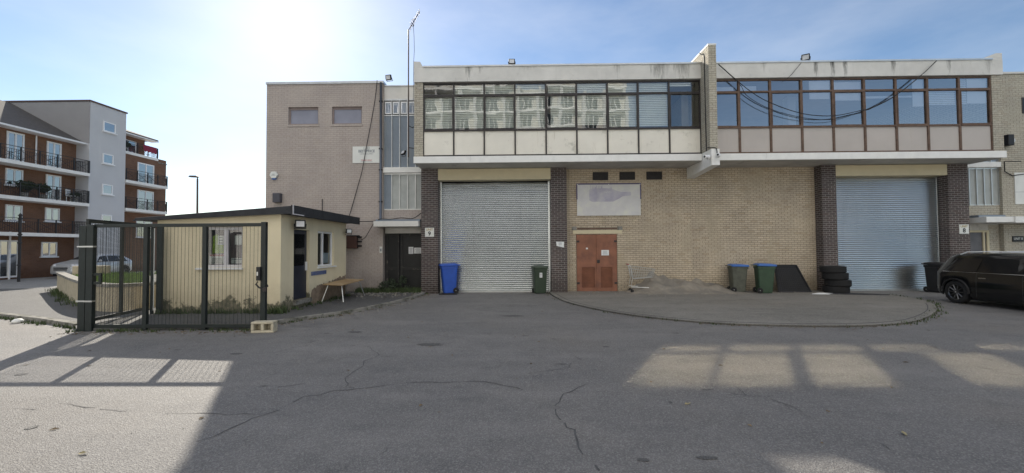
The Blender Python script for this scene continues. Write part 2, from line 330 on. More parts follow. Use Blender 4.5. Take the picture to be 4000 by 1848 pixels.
DRUM = pm('blue_grey_panel', (.20, .24, .29), .45, var=.1, scale=1.5, streak=(.27, .29, .3), sth=(.55, .8))
OBSC = pm('obscured_panel', (.38, .40, .39), .35, var=.14, scale=2.0)
CLOTH_R = pm('red_cloth', (.22, .03, .06), .9)

# ------------------------------------------------------------------ ground
def grid(name, x0, x1, y0, y1, z, mat):
    return MB().quad((x0, y0, z), (x1, y0, z), (x1, y1, z), (x0, y1, z)).build(name, mat, kind='structure')
grid('ground', -260, 260, -160, 500, 0, ASPH)
road = MB().add([(-60, 12, .004), (-13, 19.6, .004), (-13, 23.5, .004), (-22, 60, .004), (-60, 60, .004)], [(0, 1, 2, 3, 4)]); road.build('road', ROAD, kind='structure')
PV = [(-3.45, 15.62), (-9.9, 15.62), (-13, 19.5), (-19, 18.2), (-34, 14.2), (-34, 12.5), (-20, 12.4), (-12.9, 10.25), (-11.2, 9.6), (-9.55, 8.85), (-9.1, 8.45), (-5.75, 8.6), (-5.35, 9.33), (-4.84, 10.1), (-4.27, 11.0), (-3.73, 12.64), (-3.45, 14.6)]
PV = list(reversed(PV)); PV.reverse()
def ccw(p):
    a = sum(p[i][0] * p[(i + 1) % len(p)][1] - p[(i + 1) % len(p)][0] * p[i][1] for i in range(len(p)))
    return p if a > 0 else list(reversed(p))
MB().slab(ccw(PV), -.02, .06).build('pavement', PAVE, kind='structure')
def strip(pts, w, z0, z1, mb=None):
    """a kerb that follows a line: w wide to its left"""
    mb = mb or MB(); P = [Vector((p[0], p[1])) for p in pts]; L = []
    for i, p in enumerate(P):
        d = (P[min(i + 1, len(P) - 1)] - P[max(i - 1, 0)]).normalized(); L.append(p + Vector((-d.y, d.x)) * w)
    for i in range(len(P) - 1):
        a, b, c, d = P[i], P[i + 1], L[i + 1], L[i]
        mb.add([(q.x, q.y, z) for z in (z0, z1) for q in (a, b, c, d)], [(0, 3, 2, 1), (4, 5, 6, 7), (0, 1, 5, 4), (1, 2, 6, 5), (2, 3, 7, 6), (3, 0, 4, 7)])
    return mb
def smooth_line(pts, k=4):
    P = [Vector(p) for p in pts]; out = []
    for i in range(len(P) - 1):
        p0, p1, p2, p3 = P[max(i - 1, 0)], P[i], P[i + 1], P[min(i + 2, len(P) - 1)]
        for j in range(k):
            t = j / k; out.append(.5 * ((2 * p1) + (p2 - p0) * t + (2 * p0 - 5 * p1 + 4 * p2 - p3) * t * t + (3 * p1 - p0 - 3 * p2 + p3) * t ** 3))
    out.append(P[-1]); return out
kl = smooth_line([(-5.68, 8.58), (-5.33, 9.3), (-4.82, 10.08), (-4.25, 11.0), (-3.71, 12.64), (-3.43, 14.6), (-3.43, 15.2)])
strip([(p.x, p.y) for p in kl], .13, -.02, .075).build('kerb', KERB, kind='structure')
strip([(-34, 12.5), (-20, 12.4), (-12.9, 10.22), (-11.2, 9.57), (-9.5, 8.8)], .14, -.02, .09).build('kerb', KERB, kind='structure')
AP = [(1.09, 15.3), (1.12, 14.6), (1.34, 12.91), (1.88, 11.42), (2.61, 10.24), (3.31, 9.58), (4.19, 9.02), (5.13, 8.78), (6.11, 8.66), (7.17, 8.72), (8.33, 9.08), (9.64, 9.99), (10.73, 10.98), (11.75, 12.19), (12.2, 13.2), (12.25, 14.0)]
apl = smooth_line(AP)
MB().slab(ccw([(p.x, p.y) for p in apl] + [(11.6, 15.62), (1.1, 15.62)]), -.02, .035).build('apron', APRON, kind='structure')
strip([(p.x, p.y) for p in apl[:50]], .10, -.02, .039).build('kerb', APRON, kind='structure')
inner = strip([(p.x + (6.4 - p.x) * .035, p.y + (12.2 - p.y) * .05) for p in apl[2:52]], .018, .03, .0395); inner.build('joint', CRACK, kind='structure')
def ribbon(pts, w, z=.004, jit=.03, mb=None, seed=1):
    rnd = random.Random(seed); mb = mb or MB(); P = []
    for i in range(len(pts) - 1):
        a, b = Vector(pts[i]), Vector(pts[i + 1]); n = max(2, int((b - a).length / .12))
        for k in range(n): P.append(a.lerp(b, k / n) + Vector((rnd.uniform(-jit, jit), rnd.uniform(-jit, jit))))
    P.append(Vector(pts[-1])); L = []
    for i, p in enumerate(P):
        d = (P[min(i + 1, len(P) - 1)] - P[max(i - 1, 0)]); d = d.normalized() if d.length else Vector((1, 0)); ww = w * rnd.uniform(.25, 1.2) * .5
        L.append((p + Vector((-d.y, d.x)) * ww, p - Vector((-d.y, d.x)) * ww))
    for i in range(len(L) - 1):
        if rnd.random() < .1: continue
        mb.add([(*L[i][0], z), (*L[i][1], z), (*L[i + 1][1], z), (*L[i + 1][0], z)], [(0, 1, 2, 3)])
    return mb
cr = MB()
ribbon([(-2.77, 3.57), (-2.6, 4.11), (-2.49, 4.33), (-2.41, 4.66), (-2.16, 4.87), (-1.8, 4.98), (-1.5, 5.12), (-1.28, 5.21), (-0.98, 5.17), (-0.48, 5.21), (-0.18, 5.04), (0.14, 4.82)], 0.016, mb=cr, seed=1)
ribbon([(-2.0, 4.95), (-2.12, 5.1), (-2.25, 5.35), (-2.23, 5.78), (-2.27, 6.19), (-2.18, 6.47), (-2.35, 6.78), (-2.58, 7.06)], 0.010, mb=cr, seed=2)
ribbon([(0.81, 5.1), (0.58, 4.87), (0.39, 4.52), (0.35, 4.43), (0.35, 4.17), (0.4, 3.98), (0.47, 3.84), (0.47, 3.59), (0.5, 3.35), (0.58, 3.14)], 0.016, mb=cr, seed=3)
ribbon([(0.8, 6.55), (0.9, 6.22)], 0.010, mb=cr, seed=4)
ribbon([(0.1, 5.52), (0.52, 5.7), (0.74, 6.05)], 0.010, mb=cr, seed=5)
ribbon([(2.52, 5.0), (2.53, 4.7), (2.72, 4.57), (2.78, 4.42), (2.81, 4.25)], 0.010, mb=cr, seed=6)
ribbon([(-3.59, 4.23), (-3.14, 4.21), (-2.64, 4.17)], 0.010, mb=cr, seed=7)
ribbon([(-5.28, 4.3), (-5.2, 4.34), (-4.92, 4.29)], 0.010, mb=cr, seed=8)
ribbon([(-4.98, 4.48), (-4.22, 4.29), (-4.02, 4.27)], 0.010, mb=cr, seed=9)
ribbon([(-2.92, 5.01), (-2.65, 5.13)], 0.010, mb=cr, seed=10)
ribbon([(-2.13, 6.42), (-1.59, 6.45)], 0.010, mb=cr, seed=11)
ribbon([(1.98, 5.31), (2.06, 5.12)], 0.010, mb=cr, seed=12)
ribbon([(-1.1, 3.38), (-1.11, 3.49)], 0.010, mb=cr, seed=13)
ribbon([(3.01, 3.6), (2.99, 3.48)], 0.010, mb=cr, seed=14)
ribbon([(7.4, 13.23), (6.47, 13.04)], 0.010, mb=cr, seed=15)
cr.build('crack', CRACK, kind='structure')

def blot(cx, cy, rx, ry, seed, mb):
    rnd = random.Random(seed); n = 22; rr = 1
    pts = [(cx + rx * math.cos(2 * math.pi * k / n) * rnd.uniform(.7, 1.15), cy + ry * math.sin(2 * math.pi * k / n) * rnd.uniform(.7, 1.15), .0045) for k in range(n)]
    return mb.add(pts, [tuple(range(n))])
b = MB(); blot(-1.55, 7.2, .22, .12, 1, b); blot(-3.3, 8.3, .16, .07, 2, b); blot(-4.5, 6.6, .1, .05, 3, b); blot(.95, 3.3, .05, .03, 4, b); blot(3.0, 8.1, .07, .04, 9, b); blot(-.2, 10.2, .3, .1, 6, b)
rnd = random.Random(21)
for k in range(34): blot(rnd.uniform(-8, 11), rnd.uniform(2.2, 12), rnd.uniform(.02, .09), rnd.uniform(.015, .05), 30 + k, b)
b.build('asphalt_patch', PATCHM, kind='structure')

# ------------------------------------------------------------------ weeds, grass, litter
def blades(mb, x, y, z, h, n, spread, rnd, w=.012):
    for _ in range(n):
        a = rnd.uniform(0, 6.28); r = spread * math.sqrt(rnd.random()); bx, by = x + r * math.cos(a), y + r * math.sin(a)
        hh = h * rnd.uniform(.4, 1); l = rnd.uniform(0, 6.28); lean = hh * rnd.uniform(.1, .6); t = rnd.uniform(0, 3.14)
        dx, dy = w * math.cos(t), w * math.sin(t)
        mb.add([(bx - dx, by - dy, z), (bx + dx, by + dy, z), (bx + dx * .6 + lean * .5 * math.cos(l), by + dy * .6 + lean * .5 * math.sin(l), z + hh * .6), (bx + lean * math.cos(l), by + lean * math.sin(l), z + hh)], [(0, 1, 2), (0, 2, 3)])
def leaves(mb, c, rad, n, rnd, size=.05):
    for _ in range(n):
        while True:
            p = Vector((rnd.uniform(-1, 1), rnd.uniform(-1, 1), rnd.uniform(-1, 1)))
            if p.length < 1: break
        p = Vector(c) + Vector((p.x * rad[0], p.y * rad[1], p.z * rad[2])); a = Vector((rnd.gauss(0, 1), rnd.gauss(0, 1), rnd.gauss(0, 1))).normalized(); b_ = a.orthogonal().normalized(); s_ = size * rnd.uniform(.5, 1.2)
        mb.add([p - a * s_, p + b_ * s_ * .5, p + a * s_, p - b_ * s_ * .5], [(0, 1, 2, 3)])
rnd = random.Random(3)
g = MB()
for i, p in enumerate(apl):
    k = 6 if i > 38 else (5 if i % 3 == 0 else 2)
    if i > 38 or rnd.random() < .6:
        for _ in range(2): blades(g, p.x + rnd.uniform(-.12, .12), p.y + rnd.uniform(-.1, .04), .0, .07 if i < 38 else .09, k, .1, rnd)
g.build('weeds', LEAF_G, label='low weeds growing along the curved concrete apron edge', cat='weeds', kind='stuff')
g = MB()
for _ in range(150): blades(g, rnd.uniform(-6.0, -3.65), 15.5 - abs(rnd.gauss(0, .22)), .06, .2, 12, .1, rnd)
for _ in range(40): blades(g, rnd.uniform(-9.2, -5.0), 8.45 + rnd.uniform(-.12, .1), .0, .08, 7, .08, rnd)
for _ in range(40): blades(g, -6.0 + rnd.uniform(-.1, .25), rnd.uniform(10.3, 14.4), .06, .12, 7, .08, rnd)
for _ in range(40):
    p = rnd.choice(kl); blades(g, p.x + rnd.uniform(-.05, .1), p.y - .05, .0, .06, 6, .08, rnd)
for _ in range(45): blades(g, rnd.uniform(-9.3, -6.0), 10.42 - abs(rnd.gauss(0, .08)), .06, .18, 9, .1, rnd)
for _ in range(16): blades(g, rnd.uniform(-6.25, -5.85), 10.35 + rnd.uniform(-.15, .3), .06, .24, 12, .1, rnd)
for _ in range(30):
    a = rnd.random(); blades(g, -13 + a * 3.6, 10.2 - a * 1.45 + rnd.uniform(-.1, .0), .0, .1, 8, .08, rnd)
g.build('weeds', LEAF_G, label='green weeds and scrub at the foot of the hut and the old doorway', cat='weeds', kind='stuff')
g = MB()
for (x, y, z, r, n) in ((-4.95, 15.25, .25, .22, 130), (-4.6, 15.4, .2, .25, 150), (-4.35, 15.5, .5, .16, 90), (-4.75, 15.5, .4, .18, 90), (-4.1, 15.45, .15, .2, 70)): leaves(g, (x, y, z), (r, .14, r), n, rnd, .05)
g.build('climbing_weed', LEAF_D, label='dark scrubby weed growing up against the old dark door', cat='plant')
g = MB()
def stones(mb, n, fx, fy, z=.0, s=.02):
    for _ in range(n):
        x, y = fx(), fy(); r = s * rnd.uniform(.3, 1.3)
        mb.add([(x + r * rnd.uniform(.7, 1.2), y, z), (x, y + r, z), (x - r, y, z), (x, y - r * rnd.uniform(.7, 1.2), z), (x + rnd.uniform(-.3, .3) * r, y, z + r * .9)], [(0, 1, 4), (1, 2, 4), (2, 3, 4), (3, 0, 4)])
stones(g, 220, lambda: rnd.uniform(-6.0, -3.5), lambda: 15.3 - abs(rnd.gauss(0, .9)), .06, .035)
for _ in range(160):
    p = rnd.choice(kl); stones(g, 1, lambda: p.x + rnd.uniform(-.1, .5), lambda: p.y - rnd.uniform(0, .35), 0, .025)
stones(g, 120, lambda: rnd.uniform(1.6, 11), lambda: rnd.uniform(13.8, 15.4), .035, .03)
for _ in range(120):
    p = rnd.choice(apl); stones(g, 1, lambda: p.x + rnd.gauss(0, .2), lambda: p.y - abs(rnd.gauss(0, .2)), 0, .018)
stones(g, 260, lambda: rnd.uniform(-9, 12), lambda: rnd.uniform(1.8, 14), 0, .008)
stones(g, 60, lambda: rnd.uniform(-9, -5.4), lambda: rnd.uniform(8.2, 8.8), 0, .02)
g.build('gravel', STONE, label='scattered gravel and grit along the yard edges', cat='gravel', kind='stuff')
g = MB(); rnd = random.Random(44)
def litter(x, y, z):
    a = rnd.uniform(0, 6.28); l_ = rnd.uniform(.015, .04); w_ = l_ * .5; ca, sa = math.cos(a), math.sin(a); t_ = rnd.uniform(.003, .02)
    g.add([(x - ca * l_, y - sa * l_, z + .004), (x + sa * w_, y - ca * w_, z + t_), (x + ca * l_, y + sa * l_, z + .006), (x - sa * w_, y + ca * w_, z + t_ * .6)], [(0, 1, 2, 3)])
for _ in range(260): p = rnd.choice(kl); litter(p.x + abs(rnd.gauss(0, .12)), p.y - abs(rnd.gauss(0, .15)), .0)
for _ in range(260): p = rnd.choice(apl); litter(p.x + rnd.gauss(0, .1), p.y - abs(rnd.gauss(0, .12)), .002)
for _ in range(220): litter(rnd.uniform(1.8, 11), 15.55 - abs(rnd.gauss(0, .22)), .036)
for _ in range(160): litter(rnd.uniform(-9.2, -5.2), 8.4 - abs(rnd.gauss(0, .18)), .0)
for _ in range(160): litter(rnd.uniform(-5.9, -3.6), 15.3 - abs(rnd.gauss(0, .8)), .062)
for _ in range(120): litter(rnd.uniform(-2.9, 1.1), 15.5 - abs(rnd.gauss(0, .12)), .0)
for _ in range(90): litter(rnd.uniform(-8, 11), rnd.uniform(2.5, 13), .0)
g.build('leaf_litter', pm('dead_leaf', (.17, .125, .075), .9, var=.4, scale=13), label='small dead leaves and scraps gathered along kerbs and wall feet', cat='litter', kind='stuff')
for x, y, rz, lab in ((1.75, 4.45, .4, 'curled yellow leaf lying on the shaded asphalt, farthest from the camera'), (3.35, 3.75, 1.2, 'thin dry leaf lying on the asphalt at the lower right'), (-3.55, 3.37, .1, 'dry leaf lying on the sunlit asphalt at the lower left')):
    m = MB().add([(-.07, 0, .01), (-.02, .03, .03), (.03, .025, .012), (.08, 0, .03), (.03, -.03, .02), (-.02, -.03, .01), (0, 0, .008)], [(0, 6, 1), (1, 6, 2), (2, 6, 3), (3, 6, 4), (4, 6, 5), (5, 6, 0)])
    lf = place(m.build('fallen_leaf', YLEAF, label=lab, cat='leaf', group='dry leaves on the yard'), (x, y, .004), rz); lf.scale = (.55, .55, .55)

# ------------------------------------------------------------------ building pieces
def lines_of_print(parent, x0, x1, y, z0, z1, n, mat=PAPER_T, seed=1):
    rnd = random.Random(seed); mb = MB(); d = (z1 - z0) / (n + .5)
    for i in range(n):
        z = z1 - (i + .75) * d; w = rnd.uniform(.55, 1) * (x1 - x0) * .8; c = (x0 + x1) / 2
        mb.box(c - w / 2, c + w / 2, y - .0025, y - .0005, z - d * .18, z + d * .18)
    return mb.build('print', mat, parent)
SHW = {}
def shutter(parent, x0, x1, z1, mat, y=15.65):
    mb = MB(); p = .075; n = int((z1 - .06) / p); z0 = .06
    prof = [(0, .006), (.010, -.014), (.028, -.026), (.046, -.023), (.060, -.006), (.068, .008)]
    pts = [(y + dy, z0 + i * p + dz) for i in range(n) for dz, dy in prof] + [(y, z0 + n * p)]
    NX = 14; rd = random.Random(int(x0 * 10)); wob = {}
    def wb(i, k): return wob.setdefault((i // 6, k), rd.uniform(-.0022, .0022))
    vs = [(x0 + (x1 - x0) * k / NX, yy + .007 * math.sin(k * .45 + zz * 1.3) * math.sin(math.pi * k / NX), zz + wb(i, 0) * .5 + .003 * math.sin(k * .5 + i // 6) * (0 < k < NX)) for i, (yy, zz) in enumerate(pts) for k in range(NX + 1)]
    mb.add(vs, [(i * (NX + 1) + k, i * (NX + 1) + k + 1, (i + 1) * (NX + 1) + k + 1, (i + 1) * (NX + 1) + k) for i in range(len(pts) - 1) for k in range(NX)])
    s = mb.build('roller_shutter', mat, parent)
    MB().box(x0, x1, y - .03, y + .02, .005, .058).build('bottom_bar', ALU, s)
    for xa in (x0 - .002, x1 - .078): MB().box(xa, xa + .08, y - .07, y - .024, 0, z1).build('guide_rail', GALV, s, bevel=.004)
    return s
def slat_blind(mb, x0, x1, y, z0, z1, pitch=.062, tilt=.058, sag=0):
    n = int((z1 - z0) / pitch)
    for i in range(n):
        z = z1 - (i + .5) * pitch; dz = random.uniform(-.002, .002)
        mb.quad((x0, y - .014, z - tilt * .5), (x1, y - .014, z - tilt * .5 + dz), (x1, y + .014, z + tilt * .5 + dz), (x0, y + .014, z + tilt * .5))
def bay(parent, x0, x1, y, frame, panel, glass, blind, seed, zs=(4.87, 5.74, 6.97, 7.40), wide=.05):
    """one facade bay: spandrel panel, big pane and fanlight"""
    rnd = random.Random(seed); zb, zc, zt, zz = zs; h = wide / 2
    f = MB()
    for xa, xb in ((x0, x0 + h), (x1 - h, x1)): f.box(xa, xb, y - .04, y + .04, zb, zz)
    f.box(x0 + h, x1 - h, y - .05, y + .04, zc - .03, zc + .03); f.box(x0 + h, x1 - h, y - .045, y + .04, zt - .028, zt + .028); f.box(x0 + h, x1 - h, y - .035, y + .04, zz - .045, zz)
    f.box(x0 + h, x1 - h, y - .03, y + .04, zb, zb + .02)
    # opening casement
    if seed % 2 == 0:
        for a, b_, c, d in ((x0 + h, x0 + h + .025, zc + .03, zt - .028), (x1 - h - .025, x1 - h, zc + .03, zt - .028)): f.box(a, b_, y - .052, y - .005, c, d)
        f.box(x0 + h + .025, x1 - h - .025, y - .052, y - .005, zt - .056, zt - .028); f.box(x0 + h + .025, x1 - h - .025, y - .052, y - .005, zc + .03, zc + .056)
    w = f.build('window', frame, parent)
    for za, zb_ in ((zc + .03, zt - .028), (zt + .028, zz - .045)):
        t1, t2 = rnd.uniform(-.004, .004), rnd.uniform(-.004, .004)
        MB().quad((x0 + h, y + t1, za), (x1 - h, y - t1, za), (x1 - h, y - t1 + t2, zb_), (x0 + h, y + t1 + t2, zb_)).build('pane', glass, w)
    if blind:
        mb = MB(); mat = BLIND
        for kind, fa, fb, za, zb_ in blind:
            xa, xb = x0 + h + (x1 - x0 - 2 * h) * fa, x0 + h + (x1 - x0 - 2 * h) * fb
            if kind == 's': slat_blind(mb, xa, xb, y + .075, za, zb_)
            else: mb.box(xa, xb, y + .07, y + .074, za, zb_); mat = BLIND_W
        mb.build('blind', mat, w)
    MB().box(x0 + h - .002, x1 - h + .002, y - .006, y + .03, zb + .018, zc - .028).build('spandrel_panel', panel, parent)
    return w
def floodlight(name, label, loc, rz, tilt, arm=True, s=1.0, group='floodlights'):
    t = thing(name, label, 'floodlight', (0, 0, 0), group)
    MB().box(-.13 * s, .13 * s, -.03, .05, -.11 * s, .11 * s).build('housing', BLACKPL, t, bevel=.02)
    MB().box(-.095 * s, .095 * s, -.036, -.028, -.075 * s, .075 * s).build('lens', LAMPC, t)
    MB().tube([(-.14 * s, .0, 0), (-.14 * s, .07, -.12), (.14 * s, .07, -.12), (.14 * s, 0, 0)], .012).build('bracket', BLACKPL, t)
    t.location = loc; t.rotation_euler = (tilt, 0, rz); return t

def fascia_mat(name, spots):
    """weathered concrete with runs of black lichen below the coping joints; spots: (x, half width, how far down 0-1, strength) in the unit's own metres"""
    m, t, b = nodes(name); v = coords(t); sp = t.nodes.new('ShaderNodeSeparateXYZ'); t.links.new(v, sp.inputs[0])
    c = mixc(t, ramp(t, noise(t, v, 1.1, 6), .35, .7), (.69, .68, .65), (.55, .545, .52))
    c = mixc(t, ramp(t, noise(t, scaled(t, v, (2.5, 2.5, .3)), 1, 6, .65), .6, .9), c, (.38, .37, .35))
    c = mixc(t, ramp(t, noise(t, v, 5, 6, .7), .6, .8), c, (.45, .44, .42))
    run = noise(t, scaled(t, v, (16, 1, 2.2)), 1, 6, .7); tot = None
    for x, hw, dn, st in spots:
        dx = math_(t, 'DIVIDE', math_(t, 'SUBTRACT', sp.outputs[0], x), hw); g_ = math_(t, 'SUBTRACT', 1.0, math_(t, 'MULTIPLY', dx, dx))
        dz = math_(t, 'DIVIDE', math_(t, 'SUBTRACT', 7.95, sp.outputs[2]), dn * .5); k_ = math_(t, 'SUBTRACT', g_, math_(t, 'MULTIPLY', dz, .55))
        k_ = ramp(t, math_(t, 'ADD', k_, math_(t, 'MULTIPLY', math_(t, 'SUBTRACT', run, .5), 2.6)), .35, 1.15); k_ = math_(t, 'MULTIPLY', k_, math_(t, 'MULTIPLY', ramp(t, g_, 0, .5), st))
        tot = k_ if tot is None else math_(t, 'MAXIMUM', tot, k_)
    c = mixc(t, tot, c, (.05, .05, .043))
    t.links.new(c, b.inputs['Base Color']); b.inputs['Roughness'].default_value = .88; bump(t, b, noise(t, v, 25), .2); return m
# ------------------------------------------------------------------ unit 9 (left warehouse unit)
YW, YP, YU = 15.6, 15.25, 14.3
def shell(parent, x0, x1, zc=7.9, back=30):
    """rooms behind the facade, roof and back"""
    MB().box(x0 + .05, x1 - .05, 16.3, 16.5, 0.02, 4.58).build('inner_wall', ROOM_D, parent)
    MB().box(x0 + .05, x1 - .05, 19, 19.2, 4.86, 7.38).build('room_wall', ROOM, parent)
    MB().box(x0 + .05, x1 - .05, 14.6, 19, 7.385, 7.42).build('room_ceiling', ROOM, parent)
    MB().box(x0, x1, 14.52, back, 7.43, zc).build('roof', CONC, parent)
    MB().box(x0, x1, back - .3, back, 0, 7.42).build('back_wall', BR_PALE, parent)
u9 = thing('warehouse_unit', 'buff brick warehouse unit numbered 9 with white blinds in dark window frames', 'warehouse', (1.3, 15.6, 0))
w = MB(); w.box(1.73, 2.12, YW, 16.2, 0, 4.6); w.box(3.64, 6.40, YW, 16.2, 0, 4.6); w.box(2.12, 3.64, YW, 16.2, 2.15, 4.6); w.build('wall', BR_BUFF, u9)
MB().box(2.0, 3.82, YW - .02, YW + .1, 2.17, 2.30).build('lintel', CREAM_B, u9)
for xa in (1.96, 3.66): MB().box(xa, xa + .18, YW - .025, YW + .1, 2.301, 2.44).build('lintel_end', KERB, u9)
MB().box(2.16, 3.64, YW - .012, YW + .1, 2.33, 2.39).build('drip_board', FR_BROWN, u9)
# double metal door
for k, (xa, xb) in enumerate(((2.135, 2.885), (2.895, 3.625))):
    mb = MB(); lx0, lx1 = (2.32, 2.80) if k == 0 else (3.02, 3.45)
    mb.box(xa, lx0, 15.60, 15.66, .03, 2.14); mb.box(lx1, xb, 15.60, 15.66, .03, 2.14); mb.box(lx0, lx1, 15.60, 15.66, .92, 2.14); mb.box(lx0, lx1, 15.60, 15.66, .03, .15)
    d = mb.build('door_leaf', RUST, u9); l = MB()
    for i in range(13):
        z = .16 + i * .058; l.quad((lx0, 15.60, z), (lx1, 15.60, z), (lx1, 15.655, z + .05), (lx0, 15.655, z + .05))
    l.box(lx0, lx1, 15.657, 15.66, .15, .92); l.build('louvre', RUST, d)
    hx = xa if k == 0 else xb - .1
    for z in (1.85, .3): MB().box(hx, hx + .1, 15.585, 15.6, z, z + .07).build('hinge', FR_DARK, d)
    if k == 1:
        MB().box(2.87, 2.93, 15.57, 15.598, .06, 2.1).build('meeting_bar', RUST, d); MB().box(2.88, 2.98, 15.55, 15.569, 1.08, 1.2).build('hasp', FR_DARK, d)
for xa in (2.76, 3.76, 4.76):
    mb = MB().box(xa, xa + .57, 15.56, 15.62, 4.17, 4.47)
    v = mb.build('air_vent', BLACKPL, u9); l = MB()
    for i in range(6):
        z = 4.18 + i * .048; l.quad((xa + .01, 15.55, z), (xa + .56, 15.55, z), (xa + .56, 15.57, z + .038), (xa + .01, 15.57, z + .038))
    l.build('louvre', FR_DARK, v)
MB().box(-3.60, -2.985, YP, 16.2, 0, 4.6).build('pier', BR_DARK, u9)
MB().box(1.165, 1.745, YP, 16.2, 0, 4.6).build('pier', BR_DARK, u9)
MB().box(-2.983, 1.163, YP + .01, 15.68, 4.17, 4.585).build('shutter_box', CREAM_B, u9, bevel=.01)
shutter(u9, -2.98, 1.16, 4.168, GALV)
MB().box(-3.62, 6.26, 14.32, 16.3, 4.6, 4.84).build('floor_slab', SOFFIT, u9)
MB().box(-3.64, 6.262, 14.28, 14.319, 4.605, 4.835).build('slab_edge', WPAINT, u9, bevel=.006)
MB().box(-3.3, 6.262, 14.285, 14.36, 4.837, 4.872).build('sill', FR_DARK, u9)
MB().box(-3.62, -3.31, 14.3, 30, 4.842, 7.42).build('pilaster', BR_YEL, u9)
BX = [-3.31, -2.25, -1.19, -.12, .95, 2.01, 3.07, 4.13, 5.19, 6.26]
for i in range(9):
    full = [('s', 0, 1, 5.79 if i != 5 else 5.86, 6.96), ('s', 0, 1, 7.0, 7.35)]
    if i == 8: full = [('s', 0, .75, 7.22, 7.35)]
    if i == 4: full = [('s', .14, 1, 5.79, 6.96), ('s', .05, 1, 7.0, 7.35)]
    if i == 0: full = [('s', 0, 1, 5.79, 6.96)]
    bay(u9, BX[i], BX[i + 1], 14.36, FR_DARK, PANEL_W, GLASS_L, full, i)
MB().box(5.95, 6.2, 15.2, 15.3, 4.86, 7.38).build('room_column', ROOM, u9)
MB().box(-3.62, 6.262, 14.25, 14.5, 7.425, 7.93).build('fascia', fascia_mat('stained_concrete', [(x - 1.3, a, b, c) for x, a, b, c in ((-1.72, .2, .9, .75), (-1.3, .12, .5, .5), (.3, .5, .3, .3), (3.4, .15, 1, .4), (4.85, .55, 1.1, .6), (5.6, .45, 1.1, .6))]), u9)
MB().box(-3.30, 6.262, 14.22, 14.55, 7.932, 7.985).build('coping', ALU, u9)
mb = MB().prism([(-3.62, 7.932), (-3.31, 7.932), (-3.40, 8.14), (-3.62, 8.15)], lambda p: (p[0], 14.25, p[1]), lambda p: (p[0], 18, p[1]))
fix_normals(mb.build('parapet_end', CONC, u9))
shell(u9, -3.6, 6.26)
MB().box(6.264, 6.515, 13.68, 30, 4.845, 8.30).build('party_wall', BR_YEL, u9)
MB().box(6.255, 6.525, 13.67, 30, 8.302, 8.35).build('party_wall_coping', WPAINT, u9)
mb = MB().prism([(13.6, 4.31), (15.62, 4.2), (15.62, 4.598), (14.27, 4.598), (14.27, 4.84), (13.6, 4.84)], lambda p: (6.264, p[0], p[1]), lambda p: (6.53, p[0], p[1]))
fix_normals(mb.build('corbel', WPAINT, u9))

# ------------------------------------------------------------------ unit 8 (right warehouse unit)
u8 = thing('warehouse_unit', 'buff brick warehouse unit numbered 8 with brown window frames and bluish roller shutter', 'warehouse', (11.4, 15.6, 0))
MB().box(6.402, 10.95, YW, 16.2, 0, 4.6).build('wall', BR_BUFF, u8)
MB().box(10.95, 11.455, YP - .03, 16.2, 0, 4.6).build('pier', BR_DARK, u8)
MB().box(15.46, 16.17, YP, 16.2, 0, 4.6).build('pier', BR_DARK, u8)
MB().box(11.457, 15.458, YP + .01, 15.7, 4.19, 4.585).build('shutter_box', CREAM_B, u8, bevel=.01)
shutter(u8, 11.46, 15.455, 4.188, GALV_B)
MB().box(6.532, 16.4, 14.32, 16.3, 4.6, 4.84).build('floor_slab', SOFFIT, u8)
MB().box(6.532, 16.46, 14.28, 14.319, 4.605, 4.835).build('slab_edge', WPAINT, u8, bevel=.006)
MB().box(6.53, 16.06, 14.285, 14.36, 4.837, 4.872).build('sill', FR_BROWN, u8)
RX = [6.52 + 1.06 * i for i in range(10)]
RB = {0: [('w', 0, .9, 7.02, 7.18)], 1: [('w', 0, .62, 7.02, 7.2)], 3: [('w', .3, 1, 6.72, 7.35)], 4: [('w', 0, 1, 6.66, 7.3)], 5: [('w', 0, 1, 6.72, 6.8)], 6: [('w', .62, 1, 6.42, 7.35), ('w', 0, .6, 6.74, 6.8)], 7: [('s', 0, 1, 6.42, 6.96)], 8: [('w', .34, 1, 6.5, 7.35), ('s', 0, .32, 6.42, 7.35)]}
for i in range(9): bay(u8, RX[i], RX[i + 1], 14.36, FR_BROWN, PANEL_G, GLASS_R, RB.get(i), 20 + i, wide=.07)
MB().box(10.3, 10.6, 16.0, 16.3, 4.86, 7.38).build('room_column', WPAINT, u8)
MB().box(16.062, 16.4, 14.3, 30, 4.842, 7.42).build('pilaster', BR_YEL, u8)
MB().box(6.53, 16.4, 14.25, 14.5, 7.425, 7.93).build('fascia', fascia_mat('lichen_concrete', [(x - 11.4, a, b, c) for x, a, b, c in ((8.4, .15, .6, .4), (10.15, .13, 1.1, .85), (10.72, .13, 1.25, .95), (11.15, .14, 1.1, .9), (12.75, .12, .8, .75), (14.6, .12, .9, .8), (15.95, .2, .8, .4))]), u8)
MB().box(6.53, 16.06, 14.22, 14.55, 7.932, 7.985).build('coping', ALU, u8)
mb = MB().prism([(16.4, 7.932), (16.4, 8.16), (16.2, 8.16), (15.75, 7.99), (15.75, 7.932)], lambda p: (p[0], 14.26, p[1]), lambda p: (p[0], 18, p[1])); fix_normals(mb.build('parapet_end', CONC, u8))
shell(u8, 6.53, 16.38)
